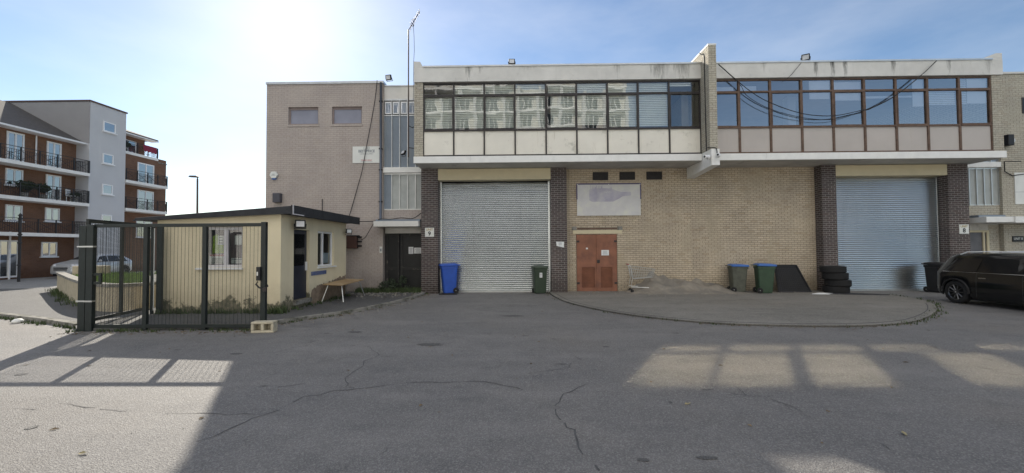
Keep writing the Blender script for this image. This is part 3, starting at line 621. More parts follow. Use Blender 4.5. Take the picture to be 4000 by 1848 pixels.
# ------------------------------------------------------------------ tall left block
lb = thing('brick_building', 'tall plain pale brick building with two small high windows beside the white blinds unit', 'building', (-7.35, 15.6, 0))
X0, X1 = -9.6, -5.13
holes = [(-8.76, -7.61, 6.40, 7.05), (-7.09, -5.94, 6.40, 7.07)]
mb = MB(); mb.box(X0, X1, YW, 15.9, 0, 6.40); mb.box(X0, X1, YW, 15.9, 7.07, 7.94)
mb.box(X0, -8.76, YW, 15.9, 6.40, 7.07); mb.box(-7.61, -7.09, YW, 15.9, 6.40, 7.07); mb.box(-5.94, X1, YW, 15.9, 6.40, 7.07)
mb.build('wall', BR_PALE, lb)
MB().box(X0, X0 + .3, 15.902, 30, 0, 7.94).box(X1 - .3, X1, 15.902, 30, 0, 7.94).box(X0, X1, 29.7, 30.1, 0, 7.94).build('side_wall', BR_PALE, lb)
MB().box(X0 + .3, X1 - .3, 15.902, 29.7, 7.6, 7.9).build('roof', CONC, lb)
MB().box(X0 - .02, X1 + .02, 15.56, 15.95, 7.942, 8.03).build('coping', ALU, lb)
for xa, xb, za, zb in holes:
    w = MB().box(xa, xb, 15.68, 15.72, 6.98, 7.069).box(xa, xb, 15.68, 15.72, za, za + .05).box(xa, xa + .05, 15.68, 15.72, za + .05, 6.98).box(xb - .05, xb, 15.68, 15.72, za + .05, 6.98).build('window', MAUVE, lb)
    MB().quad((xa + .05, 15.7, za + .05), (xb - .05, 15.7, za + .05), (xb - .05, 15.702, 6.98), (xa + .05, 15.702, 6.98)).build('pane', FROST, w)
    MB().box(xa - .03, xb + .03, 15.575, 15.601, za - .085, za - .01).build('sill', BR_PALE, w)
    MB().box(xa, xb, 15.85, 15.88, za, 7.06).build('room', DRUM, w)

# ------------------------------------------------------------------ stair links
def link_block(label, x0, x1, flip, canopy, door):
    t = thing('stair_link', label, 'building', ((x0 + x1) / 2, 15.7, 0)); y = 15.72
    MB().box(x0, x1, 15.9, 30, 0, 7.3).build('core', ROOM_D, t)
    MB().box(x0, x1, y, 15.9, 7.37, 7.86).build('fascia', CONC, t); MB().box(x0, x1, y - .03, 30, 7.862, 7.9).build('coping', ALU, t)
    MB().box(x0, x1, y - .12, 15.9, 4.53, 4.72).build('mid_slab', WPAINT, t, bevel=.006)
    n = 5; d = (x1 - x0) / n
    for (za, zb, small) in ((4.722, 7.37, True), (3.13, 4.528, False)):
        f = MB()
        for i in range(n + 1): f.box(max(x0, x0 + i * d - .012), min(x1, x0 + i * d + .012), y - .04, y + .06, za, zb)
        f.box(x0, x1, y - .02, y + .06, za - .001 if not small else za, za + .03); f.box(x0, x1, y - .03, y + .06, zb - .06, zb)
        if small: f.box(x0, x1, y - .015, y + .05, 6.72, 6.76)
        w = f.build('glazing', ALU, t)
        for i in range(n):
            xa, xb = x0 + i * d + .012, x0 + (i + 1) * d - .012
            if small:
                MB().box(xa + .02, xb - .02, y - .012, y + .02, 6.8, 7.27).build('fanlight', UPVC, w); MB().box(xa + .05, xb - .05, y - .016, y - .011, 6.84, 7.22).build('pane', GLASS_R, w)
                MB().box(xa, xb, y + .01, y + .03, za + .03, 6.72).build('panel', DRUM, w)
            else: MB().box(xa, xb, y + .01, y + .03, za + .03, zb - .06).build('panel', (DRUM if i < 1 else OBSC) if not flip else OBSC, w)
    MB().box(x0, x1, y - .02, 15.9, 2.68, 3.128).build('brick_band', BR_YEL if flip else BR_PALE, t)
    MB().box(canopy[0], canopy[1], 15.05, 15.9, 2.46, 2.66).build('canopy', WPAINT if flip else CONC, t, bevel=.01)
    MB().box(canopy[0], canopy[1], 15.3, 15.9, 2.662, 2.74).build('canopy_flashing', DRUM, t)
    return t
lk = link_block('narrow grey glazed stair link between tall brick block and white blinds unit', -5.128, -3.622, False, (-5.3, -3.66), 0)
MB().box(-5.09, -3.64, 15.75, 15.9, 2.24, 2.458).build('door_head', CONC, lk)
for xa, xb in ((-5.06, -4.56), (-4.5, -3.66)):
    d = MB().box(xa, xb, 15.8, 15.84, .05, 2.235).build('door', BLACKP, lk)
    f = MB(); f.box(xa, xa + .07, 15.77, 15.799, .05, 2.235); f.box(xb - .07, xb, 15.77, 15.799, .05, 2.235); f.box(xa + .07, xb - .07, 15.77, 15.799, 2.15, 2.235); f.box(xa + .07, xb - .07, 15.775, 15.799, .85, .95); f.build('door_frame', pm('worn_black', (.03, .03, .03), .7, dirt=(.13, .12, .1), dth=(.55, .7), dscale=6), d)
MB().box(-5.128, -3.622, 15.86, 15.9, 0.0, 2.68).build('door_recess', ROOM_D, lk)
for k, (xa, xb) in enumerate(((-4.2, -4.02), (-3.99, -3.72))):
    p = MB().box(xa, xb, 15.765, 15.769, 1.46 + .01 * k, 1.72 - .03 * k).build('paper_notice', PAPER, label=('small' if k == 0 else 'wide') + ' white paper taped to the old dark door, the ' + ('left' if k == 0 else 'right') + ' one of the pair', cat='notice', group='papers on the old door')
    lines_of_print(p, xa, xb, 15.765, 1.47, 1.69, 7, GREYINK, k)
rk = link_block('narrow glazed stair link with cream window frame door right of the unit 8 shutter', 16.402, 17.76, True, (16.55, 17.5), 0)
rb = thing('brick_building', 'pale brick building at the right edge beyond the black car', 'building', (24, 15.6, 0))
MB().box(17.762, 32, YW, 30, 0, 7.98).build('wall', BR_YEL, rb); MB().box(17.76, 32, 15.56, 30, 7.982, 8.05).build('coping', CONC, rb)
MB().box(17.502, 22, 15.0, 15.599, 2.44, 2.66).build('canopy', WPAINT, rb, bevel=.01)
w = MB().box(18.58, 19.8, 15.585, 15.62, 6.5, 7.1).build('window', FR_DARK, rb); MB().box(18.63, 19.75, 15.58, 15.584, 6.55, 7.05).build('pane', CARG, w)
dd = MB().box(16.42, 17.30, 15.74, 15.79, .05, 2.2).build('door', pm('grey_door', (.12, .12, .13), .5, var=.2), rk)
MB().box(16.42, 17.34, 15.70, 15.739, 2.13, 2.2).box(17.12, 17.18, 15.70, 15.739, .05, 2.13).box(17.26, 17.34, 15.70, 15.739, .05, 2.13).build('door_frame', CREAM_B, dd)
MB().box(17.36, 17.75, 15.74, 15.79, .05, 2.4).build('side_panel', BR_YEL, rk)
MB().box(16.42, 17.75, 15.75, 15.79, 2.205, 2.455).build('door_head', SOFFIT, rk)
mb = MB().box(17.28, 17.6, 15.62, 15.74, 1.2, 1.44); mb.build('post_box', SIGNW, label='small pale box fixed beside the cream framed door behind the black car', cat='box', bevel=.01)

# ------------------------------------------------------------------ signs and wall fixings
def unit_sign(x, z, num, label):
    t = thing('unit_sign', label, 'sign', (x, YP - .01, z - .17), 'unit number signs')
    MB().box(x - .165, x + .165, YP - .02, YP - .004, z - .165, z + .165).build('board', SIGNW, t)
    text('UNIT', .115, GOLD, t, (x, YP - .021, z + .095), sx=.95, bold=.003); text(num, .21, INK, t, (x, YP - .021, z - .055), bold=.006)
unit_sign(-3.29, 2.25, '9', 'square white sign reading UNIT 9 on brown brick pier')
unit_sign(15.95, 2.235, '8', 'square white sign reading UNIT 8 on brown brick pier')
t = thing('wall_sign', 'white BEST PRICE CASH & CARRY sign on tall pale brick wall', 'sign', (-5.77, 15.59, 4.9))
MB().box(-6.28, -5.25, 15.575, 15.597, 4.9, 5.53).build('board', SIGNW, t)
mb = MB(); cx = -5.75
mb.box(cx - .11, cx + .11, 15.572, 15.5745, 5.496, 5.505).box(cx - .11, cx + .11, 15.572, 15.5745, 5.42, 5.43).box(cx - .11, cx - .1, 15.572, 15.5745, 5.43, 5.496).box(cx + .1, cx + .11, 15.572, 15.5745, 5.43, 5.496).box(cx - .07, cx + .07, 15.572, 15.5745, 5.455, 5.47)
mb.build('emblem', GREYINK, t)
text('BEST PRICE', .135, GREYINK, t, (cx, 15.574, 5.345), sx=.93, bold=.005); text('CASH & CARRY', .082, GREYINK, t, (cx, 15.574, 5.245), sx=.92); text('TRADE ONLY', .075, REDINK, t, (cx, 15.574, 5.0), sx=.95)
MB().box(cx - .23, cx + .23, 15.572, 15.5745, 4.945, 4.953).build('underline', GREYINK, t)
# bottle banner
t = thing('banner_sign', 'large faded rectangular sign with purple bottle silhouette above red doors', 'sign', (3.33, 15.59, 2.84))
MB().box(2.16, 4.52, 15.55, 15.58, 2.84, 4.02).build('board', SIGNG, t)
mb = MB().box(2.14, 4.54, 15.545, 15.5495, 4.0, 4.05).box(2.14, 2.18, 15.545, 15.5495, 3.45, 4.0).box(4.5, 4.54, 15.545, 15.5495, 3.45, 4.0); mb.build('border', PURPLE_D, t)
out = [(2.62, 3.42), (2.72, 3.36), (3.5, 3.36), (3.72, 3.47), (3.86, 3.56), (4.14, 3.575), (4.17, 3.59), (4.17, 3.70), (4.14, 3.72), (3.80, 3.715), (3.62, 3.77), (3.46, 3.84), (3.2, 3.86), (2.66, 3.85), (2.62, 3.8)]
mb = MB().prism(out, lambda p: (p[0], 15.5495, p[1]), lambda p: (p[0], 15.546, p[1]))
for xa, w_, h_ in ((2.66, .015, .13), (2.74, .03, .07), (2.82, .05, .06), (2.88, .02, .12), (2.97, .025, .09), (3.05, .05, .08), (3.09, .015, .13), (3.38, .03, .04), (3.44, .015, .06)): mb.box(xa, xa + w_, 15.546, 15.5495, 3.84, 3.85 + h_)
fix_normals(mb.build('bottle_picture', PURPLE, t))
mb = MB(); x = 3.18
for k in range(9):
    mb.tube([(x + .03 * k, 15.545, 3.7 + .02 * math.sin(k * 2.1)), (x + .03 * k + .02, 15.545, 3.74 - .01 * (k % 3)), (x + .03 * (k + 1), 15.545, 3.70)], .0035, 4)
mb.build('script_line', SIGNW, t)
mb = MB()
for xa in (2.18, 3.34, 4.5):
    for za in (2.87, 4.0): mb.lathe([(0, -.006), (.018, -.006), (.018, 0)], 'y', (xa, 15.544, za), 8)
mb.build('screw_cap', SIGNW, t)
p = MB().box(3.05, 3.33, 15.592, 15.598, 1.36, 1.56).build('door_notice', PAPER, label='white rectangular notice on the right red door leaf', cat='notice'); lines_of_print(p, 3.05, 3.33, 15.592, 1.38, 1.54, 5, GREYINK, 3)
MB().box(2.48, 2.55, 15.592, 15.598, 1.59, 1.65).build('sticker', PAPER, label='tiny white sticker on the left red door leaf', cat='sticker')
mb = MB(); mb.add([(1.34, YP - .004, 1.88), (1.36, YP - .006, 1.72), (1.62, YP - .012, 1.66), (1.63, YP - .004, 1.87)], [(0, 1, 2, 3)]); p = mb.build('pier_notice', PAPER, label='crooked white paper notice stuck on the brown pier right of shutter', cat='notice'); lines_of_print(p, 1.38, 1.6, YP - .006, 1.73, 1.86, 5, GREYINK, 4)
t = thing('hexagon_alarm', 'white hexagonal alarm box on pale brick wall', 'alarm', (-9.26, 15.59, 4.3))
mb = MB().prism([(-9.26 + .155 * math.cos(R(60 * k)), 4.47 + .145 * math.sin(R(60 * k))) for k in range(6)], lambda p: (p[0], 15.6, p[1]), lambda p: (p[0], 15.5, p[1])); fix_normals(mb.build('cover', SIGNW, t, bevel=.015))
MB().box(-9.33, -9.19, 15.52, 15.6, 4.3, 4.34).build('base', BLUE_LID, t); lines_of_print(t, -9.36, -9.16, 15.5, 4.42, 4.52, 2, GREYINK)
MB().box(-9.24, -8.96, 15.42, 15.6, 3.42, 3.77).build('junction_box', pm('dark_grey_box', (.07, .07, .085), .6), label='square dark grey box on pale brick wall below the alarm', cat='box', bevel=.015)
t = thing('meter_cupboard', 'brown wooden cupboard on brick wall beside the cream hut', 'cupboard', (-6.2, 15.55, 1.66))
MB().box(-6.56, -6.06, 15.42, 15.6, 1.68, 2.14).build('box', pm('brown_wood', (.075, .038, .03), .7, var=.25), t, bevel=.008); 
for z in (1.74, 1.9, 2.07): MB().box(-6.055, -5.92, 15.47, 15.6, z, z + .06).build('bracket', BLACKPL, t)
MB().box(-6.58, -6.0, 15.40, 15.6, 2.142, 2.165).build('cap', FELT, t)
t = thing('intercom', 'small pale intercom box on brick beside the old dark door', 'intercom', (-5.2, 15.58, 1.5)); MB().box(-5.245, -5.145, 15.56, 15.6, 1.5, 1.74).build('case', SIGNW, t, bevel=.008); MB().box(-5.225, -5.165, 15.555, 15.56, 1.56, 1.66).build('speaker_grille', GREYINK, t)
MB().tube([(-7.42, 15.57, 3.55), (-7.42, 15.57, 3.0)], .012).build('cable_stub', BLACKPL, label='short dark cable standing on brick wall above hut roof', cat='cable')
t = thing('downpipe', 'dark blue grey downpipe at the corner of the tall brick block', 'pipe', (-5.2, 15.54, 2.6)); MB().tube([(-5.2, 15.54, 7.95), (-5.2, 15.54, 2.7)], .045, 10).build('pipe', pm('pipe_blue_grey', (.10, .12, .16), .5), t, smooth=True)
for z in (7.2, 5.4, 4.6, 3.4): MB().box(-5.26, -5.14, 15.5, 15.6, z, z + .05).build('bracket', BLACKPL, t)
mb = MB().box(18.19, 19.4, 15.57, 15.598, 3.15, 4.31); p = mb.build('blank_sign', SIGNW, label='blank white board on pale brick wall at the right edge', cat='sign'); MB().box(18.19, 19.4, 15.566, 15.569, 3.59, 3.6).build('joint', GREYINK, p)
t = thing('small_sign', 'small black sign with white lettering on brick wall beyond the black car', 'sign', (18.23, 15.59, 1.78)); MB().box(18.04, 18.44, 15.575, 15.598, 1.77, 1.98).build('board', BLACKP, t)
text('UNIT 8', .12, SIGNW, t, (18.24, 15.574, 1.88), sx=.85)
t = thing('wall_lamp', 'black boxy wall lamp with pale lens beside the upper right corner', 'lamp', (17.95, 15.5, 5.3)); MB().box(17.78, 18.0, 15.36, 15.6, 5.28, 5.68).build('housing', BLACKPL, t, bevel=.02); MB().lathe([(0, -.14), (.09, -.12), (.1, 0)], 'y', (18.08, 15.6, 5.48), 14).build('lens', LAMPC, t); MB().box(17.98, 18.12, 15.5, 15.6, 5.33, 5.45).build('bracket', ALU, t)
mb = MB().tube([(17.4, 14.7, 4.55), (17.7, 15.45, 4.7), (17.82, 15.55, 4.35), (18.1, 15.56, 4.2), (18.6, 15.57, 4.26), (19.2, 15.57, 4.22)], .018); mb.build('wall_cable', BLACKPL, label='loose black cable looping across brick wall above the blank white board', cat='cable')

# floodlights and cameras
floodlight('floodlight', 'square white floodlight upright on the roof above white blinds', (-.22, 14.3, 8.12), 0, 0, s=.85)
floodlight('floodlight', 'tilted floodlight on the roof above brown framed windows', (9.85, 14.3, 8.13), R(-32), R(22), s=.95)
floodlight('floodlight', 'dark floodlight on roof corner of the tall pale brick block', (-4.9, 15.5, 8.12), R(-14), R(14), s=.9)
t = floodlight('floodlight', 'small floodlight bracketed to the aerial mast', (-4.16, 14.9, 5.12), R(-40), R(-25), s=.75)
t = floodlight('floodlight', 'silver lens floodlight on the hut wall over the black door', (-5.83, 11.0, 2.33), R(30), 0, s=1.0)
t = floodlight('floodlight', 'small black floodlight at the far end of the hut wall', (-5.86, 14.25, 2.27), R(40), 0, s=.75)
for k, (x, y, rz, lab) in enumerate(((6.2, 13.66, R(25), 'white dome camera on left side of the white corbel'), (6.46, 13.54, R(-30), 'white bullet camera on front of the white corbel'))):
    t = thing('security_camera', lab, 'camera', (0, 0, 0), 'security cameras on the corbel')
    MB().lathe([(0, 0), (.07, 0), (.075, -.04), (.05, -.06)], 'y', (0, 0, 0), 14).build('base', UPVC, t, smooth=True)
    MB().lathe([(.0, -.06), (.05, -.06), (.055, -.19), (.04, -.2), (0, -.2)], 'y', (0, 0, 0), 14).build('body', UPVC, t, smooth=True)
    MB().lathe([(0, -.204), (.034, -.204), (.034, -.199)], 'y', (0, 0, 0), 14).build('lens', BLACKP, t)
    place(t, (x, y, 4.58 + .02 * k), rz if k else R(-60))
# aerial
t = thing('tv_aerial', 'tall thin mast with television aerial rising over the stair link', 'aerial', (-3.98, 14.9, 5))
MB().tube([(-3.98, 14.9, 4.95), (-3.98, 14.9, 9.62)], .024, 8).build('mast', LAMPGREY, t)
mb = MB(); a, b_ = Vector((-3.98, 14.85, 9.55)), Vector((-3.50, 14.6, 10.12)); mb.tube([a, b_], .014, 6); mb.build('boom', LAMPGREY, t)
mb = MB()
for k in range(8):
    p = a.lerp(b_, .2 + .11 * k); h_ = .17 - .009 * k; mb.tube([p + Vector((0, 0, -h_)), p + Vector((0, 0, h_))], .007, 5)
mb.build('element', LAMPGREY, t)
mb = MB(); p = a.lerp(b_, .42); mb.tube([p + Vector((.03, 0, .12)), p + Vector((-.03, 0, .12)), p + Vector((-.05, 0, 0)), p + Vector((-.03, 0, -.12)), p + Vector((.03, 0, -.12)), p + Vector((.05, 0, 0)), p + Vector((.03, 0, .12))], .01, 5); mb.build('dipole', LAMPGREY, t)
mb = MB()
for q in ([(-3.98, 14.9, 7.0), (-3.63, 14.9, 7.0)], [(-3.98, 14.9, 5.3), (-3.63, 14.9, 5.25)], [(-3.98, 14.9, 6.1), (-3.8, 14.75, 5.98), (-3.63, 14.85, 6.1)]): MB().tube(q, .014).build('bracket', BLACKPL, t)
MB().tube([(-3.76, 14.72, 9.75), (-3.70, 14.6, 9.2), (-3.64, 14.4, 8.6), (-3.63, 14.27, 8.15), (-3.635, 14.25, 6.8)], .008, 5).build('aerial_lead', BLACKPL, t)
def cable(label, pts, r=.014, name='cable', g=None):
    return MB().tube([tuple(p) for p in smooth_line(pts, 6)], r, 6).build(name, BLACKPL, label=label, cat='cable', group=g)
cable('thick black cable sagging across the brown framed windows, upper of the pair', [(6.81, 14.15, 7.87), (7.78, 14.15, 6.99), (8.53, 14.15, 6.52), (9.59, 14.15, 6.14), (10.61, 14.15, 6.05), (11.64, 14.15, 6.24), (11.86, 14.15, 6.29), (12.66, 14.15, 6.69), (13.52, 14.15, 7.34), (14.11, 14.15, 7.88)], 0.013, g="cables across the brown framed windows")
cable('thinner black cable sagging lower across the brown framed windows', [(6.84, 14.18, 7.85), (7.52, 14.18, 7.19), (7.79, 14.18, 6.76), (8.58, 14.18, 6.3), (9.68, 14.18, 6.0), (10.63, 14.18, 5.94), (11.66, 14.18, 6.22), (11.89, 14.18, 6.28), (12.65, 14.18, 6.66), (13.51, 14.18, 7.31), (14.1, 14.18, 7.87)], 0.009, g="cables across the brown framed windows")

cable('thin dark cable hanging down the tall brick wall past the white sign', [(-5.35, 15.56, 8.04), (-5.42, 15.54, 7.3), (-5.57, 15.53, 6.4), (-5.74, 15.53, 5.49), (-5.9, 15.53, 4.6), (-6.02, 15.53, 4.15), (-6.33, 15.53, 3.05), (-6.3, 15.2, 2.75)], .013)
cable('black cable running down the side of the pale brick dividing wall', [(6.2, 14.2, 8.28), (6.25, 14.15, 8.2), (6.25, 13.98, 8.05), (6.25, 13.95, 7), (6.25, 13.93, 5), (6.25, 13.9, 4.95), (6.25, 13.7, 4.9), (6.4, 13.58, 4.86), (6.44, 13.57, 4.65)], .016)
cable('slack black cables draped over the rusty canopy to the hut roof', [(-5.6, 14.5, 2.62), (-5.35, 15.3, 2.68), (-5.1, 15.25, 2.75), (-4.7, 15.2, 2.74), (-4.3, 15.15, 2.78), (-3.9, 15.2, 2.76), (-3.6, 15.22, 2.95)], .016)
cable('black cable sagging from the canopy to the wooden cupboard', [(-5.3, 15.2, 2.66), (-5.55, 15.45, 2.4), (-5.75, 15.5, 2.1), (-5.92, 15.5, 1.98)], .012)
cable('thin cable from tilted roof floodlight down to the window head', [(9.77, 14.35, 8.02), (9.6, 14.22, 7.85), (9.3, 14.22, 7.5), (9.12, 14.26, 7.32)], .008)

# ------------------------------------------------------------------ hut
hut = thing('hut', 'small cream rendered hut with flat black roof beside the mesh gate', 'hut', (-7.6, 12.5, .05))
hx0, hx1, hy0, hy1 = -9.25, -6.06, 10.5, 14.5
mb = MB()
# front wall round its window, with damp band at its foot
wx0, wx1, wz0, wz1 = -8.1, -7.05, 1.2, 2.24
def sl(x): return 2.43 + (x - hx0) * .078
for xa, xb, za, zb in ((hx0, wx0, 0, None), (wx1, hx1, 0, None), (wx0, wx1, 0, wz0), (wx0, wx1, wz1, None)):
    mb.prism([(xa, za), (xb, za), (xb, zb if zb else sl(xb)), (xa, zb if zb else sl(xa))], lambda p: (p[0], hy0 + .2, p[1]), lambda p: (p[0], hy0, p[1]))
# right wall round door and window
dy0, dy1, dz0, dz1 = 11.11, 11.95, .27, 2.20; vy0, vy1, vz0, vz1 = 12.45, 13.55, 1.12, 2.21
for ya, yb, za, zb in ((hy0 + .2, dy0, 0, 2.6), (dy1, vy0, 0, 2.6), (vy1, hy1, 0, 2.6), (dy0, dy1, 0, dz0), (dy0, dy1, dz1, 2.6), (vy0, vy1, 0, vz0), (vy0, vy1, vz1, 2.6)): mb.box(hx1 - .2, hx1, ya, yb, za, zb)
mb.box(hx0, hx0 + .2, hy0 + .2, hy1, 0, 2.4); mb.box(hx0 + .2, hx1 - .2, hy1 - .2, hy1, 0, 2.45)
fix_normals(mb.build('wall', HUTR, hut))
MB().box(hx0 + .25, hx1 - .25, 12.2, 12.25, .06, 2.35).build('partition', ROOM_D, hut)
mb = MB()
for k in range(24): xa = wx0 - .1 + k * .052; mb.quad((xa, 10.98 + .02 * (k % 2), 1.0), (xa + .052, 10.98 + .02 * ((k + 1) % 2), 1.0), (xa + .052, 10.98 + .02 * ((k + 1) % 2), 2.3), (xa, 10.98 + .02 * (k % 2), 2.3))
mb.build('curtain', pm('plum_curtain', (.20, .13, .17), .9, var=.15), hut)
def ragged(x0, x1, zf, seed, n=60, f=None):
    rnd = random.Random(seed); top = []; h = .25
    for i in range(n + 1):
        u = i / n; h = h * .6 + .4 * zf(u) + rnd.uniform(-.045, .045); top.append((x0 + (x1 - x0) * u, max(.02, h)))
    return top
def damp(parent, top, y, axis='y', mat=HUTD, z0=.03):
    mb = MB()
    for (a, za), (b_, zb) in zip(top, top[1:]):
        if axis == 'y': mb.quad((a, y, z0), (b_, y, z0), (b_, y, z0 + zb), (a, y, z0 + za))
        else: mb.quad((y, a, z0), (y, b_, z0), (y, b_, z0 + zb), (y, a, z0 + za))
    return mb.build('bare_render', mat, parent)
damp(hut, ragged(12.05, 14.46, lambda u: .52 + .2 * u, 8, 40), hx1 + .004, 'x', HUTE)
mb = MB().prism([(-9.72, 2.40), (-5.72, 2.57), (-5.72, 2.75), (-9.72, 2.475)], lambda p: (p[0], 14.75, p[1]), lambda p: (p[0], 10.36, p[1])); fix_normals(mb.build('roof', FELT, hut, bevel=.015))
MB().box(-5.718, -5.69, 10.34, 14.78, 2.52, 2.77).build('fascia_board', FELT, hut)
MB().box(-5.69, -5.675, 10.36, 10.40, 2.53, 2.78).box(-5.69, -5.675, 10.40, 10.9, 2.53, 2.555).build('flashing', UPVC_G, hut)
mb = MB().add([(-9.74, 10.335, 2.395), (-5.715, 10.335, 2.55), (-5.715, 10.335, 2.64), (-9.74, 10.335, 2.43), (-9.74, 10.358, 2.395), (-5.715, 10.358, 2.55), (-5.715, 10.358, 2.64), (-9.74, 10.358, 2.43)], [(0, 1, 2, 3), (7, 6, 5, 4), (3, 2, 6, 7), (0, 4, 5, 1), (1, 5, 6, 2), (0, 3, 7, 4)]); mb.build('eaves_board', FELT, hut)
# front window
yy = hy0 + .1; f = MB(); xm = -7.52
for xa, xb in ((wx0, wx0 + .07), (xm - .05, xm + .05), (wx1 - .06, wx1)): f.box(xa, xb, yy - .035, yy + .035, wz0, wz1)
for xa, xb in ((wx0 + .07, xm - .05), (xm + .05, wx1 - .06)): f.box(xa, xb, yy - .035, yy + .035, wz0, wz0 + .07); f.box(xa, xb, yy - .035, yy + .035, wz1 - .07, wz1)
w = f.build('window', UPVC_G, hut, bevel=.004)
for xa, xb in ((wx0 + .07, xm - .05), (xm + .05, wx1 - .06)): MB().quad((xa, yy, wz0 + .07), (xb, yy, wz0 + .07), (xb, yy, wz1 - .07), (xa, yy, wz1 - .07)).build('pane', GLASS, w)
MB().box(wx0 - .12, wx1 + .03, hy0 - .06, hy0 + .06, wz0 - .05, wz0 - .002).build('sill', UPVC, w, bevel=.004)
yb = yy + .03
def sheet(name, label, cat, xa, xb, za, zb, mat=PAPER, n=0, y=yb, g=None):
    p = MB().box(xa, xb, y, y + .003, za, zb).build(name, mat, label=label, cat=cat, group=g)
    if n: lines_of_print(p, xa, xb, y, za, zb, n, GREYINK, n)
    return p
sheet('paper_notice', 'white paper notice with dark strip in left pane of hut window', 'notice', -7.78, -7.62, 1.78, 2.02, n=3, g='notices inside hut window')
sheet('paper_notice', 'plain white paper notice in right pane of hut window', 'notice', -7.33, -7.16, 1.78, 2.02, g='notices inside hut window')
p = sheet('warning_poster', 'poster with red WARNING lettering at the foot of the left hut pane', 'poster', -8.0, -7.6, 1.3, 1.55, PAPER); text('WARNING!', .085, REDINK, p, (-7.79, yb - .001, 1.515), sx=.9, bold=.003); lines_of_print(p, -7.98, -7.6, yb, 1.31, 1.46, 4, INK, 5)
p = sheet('warning_poster', 'smaller WARNING poster at the foot of the right hut pane', 'poster', -7.42, -7.13, 1.3, 1.44, PAPER); text('WARNING', .055, PURPLE_D, p, (-7.28, yb - .001, 1.405), bold=.001); lines_of_print(p, -7.4, -7.15, yb, 1.31, 1.375, 2, GREYINK, 6)
mb = MB(); pr = [(-7.98, 1.56), (-7.7, 1.56), (-7.72, 1.75), (-7.8, 1.95), (-7.9, 2.06), (-7.96, 2.0)]; mb.prism(pr, lambda p: (p[0], yb + .16, p[1]), lambda p: (p[0] + .02 * math.sin(p[1] * 40), yb + .10, p[1])); fix_normals(mb.build('safety_vest', HIVIS, label='yellow green safety vest hanging inside the hut window', cat='vest'))
# side window, door
xx = hx1 - .1; f = MB(); ym = 12.9
for ya, yb_ in ((vy0, vy0 + .06), (ym - .04, ym + .04), (vy1 - .06, vy1)): f.box(xx - .035, xx + .035, ya, yb_, vz0, vz1)
for ya, yb_ in ((vy0 + .06, ym - .04), (ym + .04, vy1 - .06)): f.box(xx - .035, xx + .035, ya, yb_, vz0, vz0 + .06); f.box(xx - .035, xx + .035, ya, yb_, vz1 - .06, vz1)
w = f.build('window', UPVC, hut, bevel=.004)
for ya, yb_ in ((vy0 + .06, ym - .04), (ym + .04, vy1 - .06)): MB().quad((xx, ya, vz0 + .06), (xx, yb_, vz0 + .06), (xx, yb_, vz1 - .06), (xx, ya, vz1 - .06)).build('pane', GLASS, w)
MB().box(hx1 - .06, hx1 + .05, vy0 - .03, vy1 + .1, vz0 - .045, vz0 - .002).build('sill', UPVC, w, bevel=.004)
MB().box(xx - .04, xx - .036, ym + .06, vy1 - .1, vz0 + .1, vz0 + .42).build('paper_notice', PAPER, label='white paper behind the hut side window beside the black door', cat='notice')
d = MB().box(hx1 - .13, hx1 - .08, dy0 + .01, dy1 - .01, dz0 + .01, dz1 - .01).build('door', pm('navy_door', (.026, .03, .045), .4, var=.2), hut)
MB().box(hx1 - .079, hx1 - .07, dy0 + .12, dy1 - .14, 1.2, 2.08).build('door_panel', CARG, d); MB().box(hx1 - .079, hx1 - .03, dy1 - .1, dy1 - .05, 1.05, 1.3).build('handle', UPVC, d, bevel=.008)
MB().box(hx1 - .15, hx1 + .08, dy0 - .02, dy1 + .02, dz0 - .11, dz0 - .002).build('doorstep', KERB, hut)
MB().box(hx1 + .004, hx1 + .02, 12.05, 12.98, .885, 1.0).build('painted_board', pm('faded_blue_board', (.10, .13, .25), .7, var=.25, scale=10, dirt=(.3, .3, .3), dth=(.58, .7), dscale=12), label='faded blue strip of board on hut wall below side window', cat='board')

# ------------------------------------------------------------------ table
t = thing('folding_table', 'worn wooden table with splayed steel legs beside the cream hut', 'table', (-5.7, 13.4, .06))
mb = MB().add([(-5.95, 12.55, .57), (-5.33, 12.5, .55), (-5.38, 14.35, .58), (-6.0, 14.4, .60), (-5.95, 12.55, .60), (-5.33, 12.5, .58), (-5.38, 14.35, .61), (-6.0, 14.4, .63)], [(0, 3, 2, 1), (4, 5, 6, 7), (0, 1, 5, 4), (1, 2, 6, 5), (2, 3, 7, 6), (3, 0, 4, 7)]); mb.build('tabletop', WOOD, t, bevel=.006)
for a, b_ in (((-5.42, 12.65, .56), (-5.3, 12.5, .06)), ((-5.85, 12.7, .57), (-5.98, 12.55, .06)), ((-5.45, 14.1, .58), (-5.33, 14.3, .06)), ((-5.88, 14.1, .6), (-5.96, 14.25, .06))): MB().tube([a, b_], .017, 8).build('leg', STEEL, t)

# ------------------------------------------------------------------ mesh gate
def mesh_panel(mb, A, B, z0, z1, vp=.0762, hp=.0127, r=.0014):
    A, B = Vector(A), Vector(B); L = (B - A).length; d = (B - A) / L; nrm = Vector((-d.y, d.x, 0))
    def bar(p, q, e): # thin square bar between two points
        u = (q - p).normalized(); s1 = nrm * e; s2 = (u.cross(nrm)) * e
        mb.add([p - s1 - s2, p + s1 - s2, p + s1 + s2, p - s1 + s2, q - s1 - s2, q + s1 - s2, q + s1 + s2, q - s1 + s2], [(0, 1, 5, 4), (1, 2, 6, 5), (2, 3, 7, 6), (3, 0, 4, 7)])
    n = int(L / vp)
    for i in range(1, n): p = A + d * (L * i / n); bar(Vector((p.x, p.y, z0)), Vector((p.x, p.y, z1)), r * 1.5)
    n = int((z1 - z0) / hp)
    for i in range(1, n): z = z0 + (z1 - z0) * i / n; bar(Vector((A.x, A.y, z)), Vector((B.x, B.y, z)), r * .75)
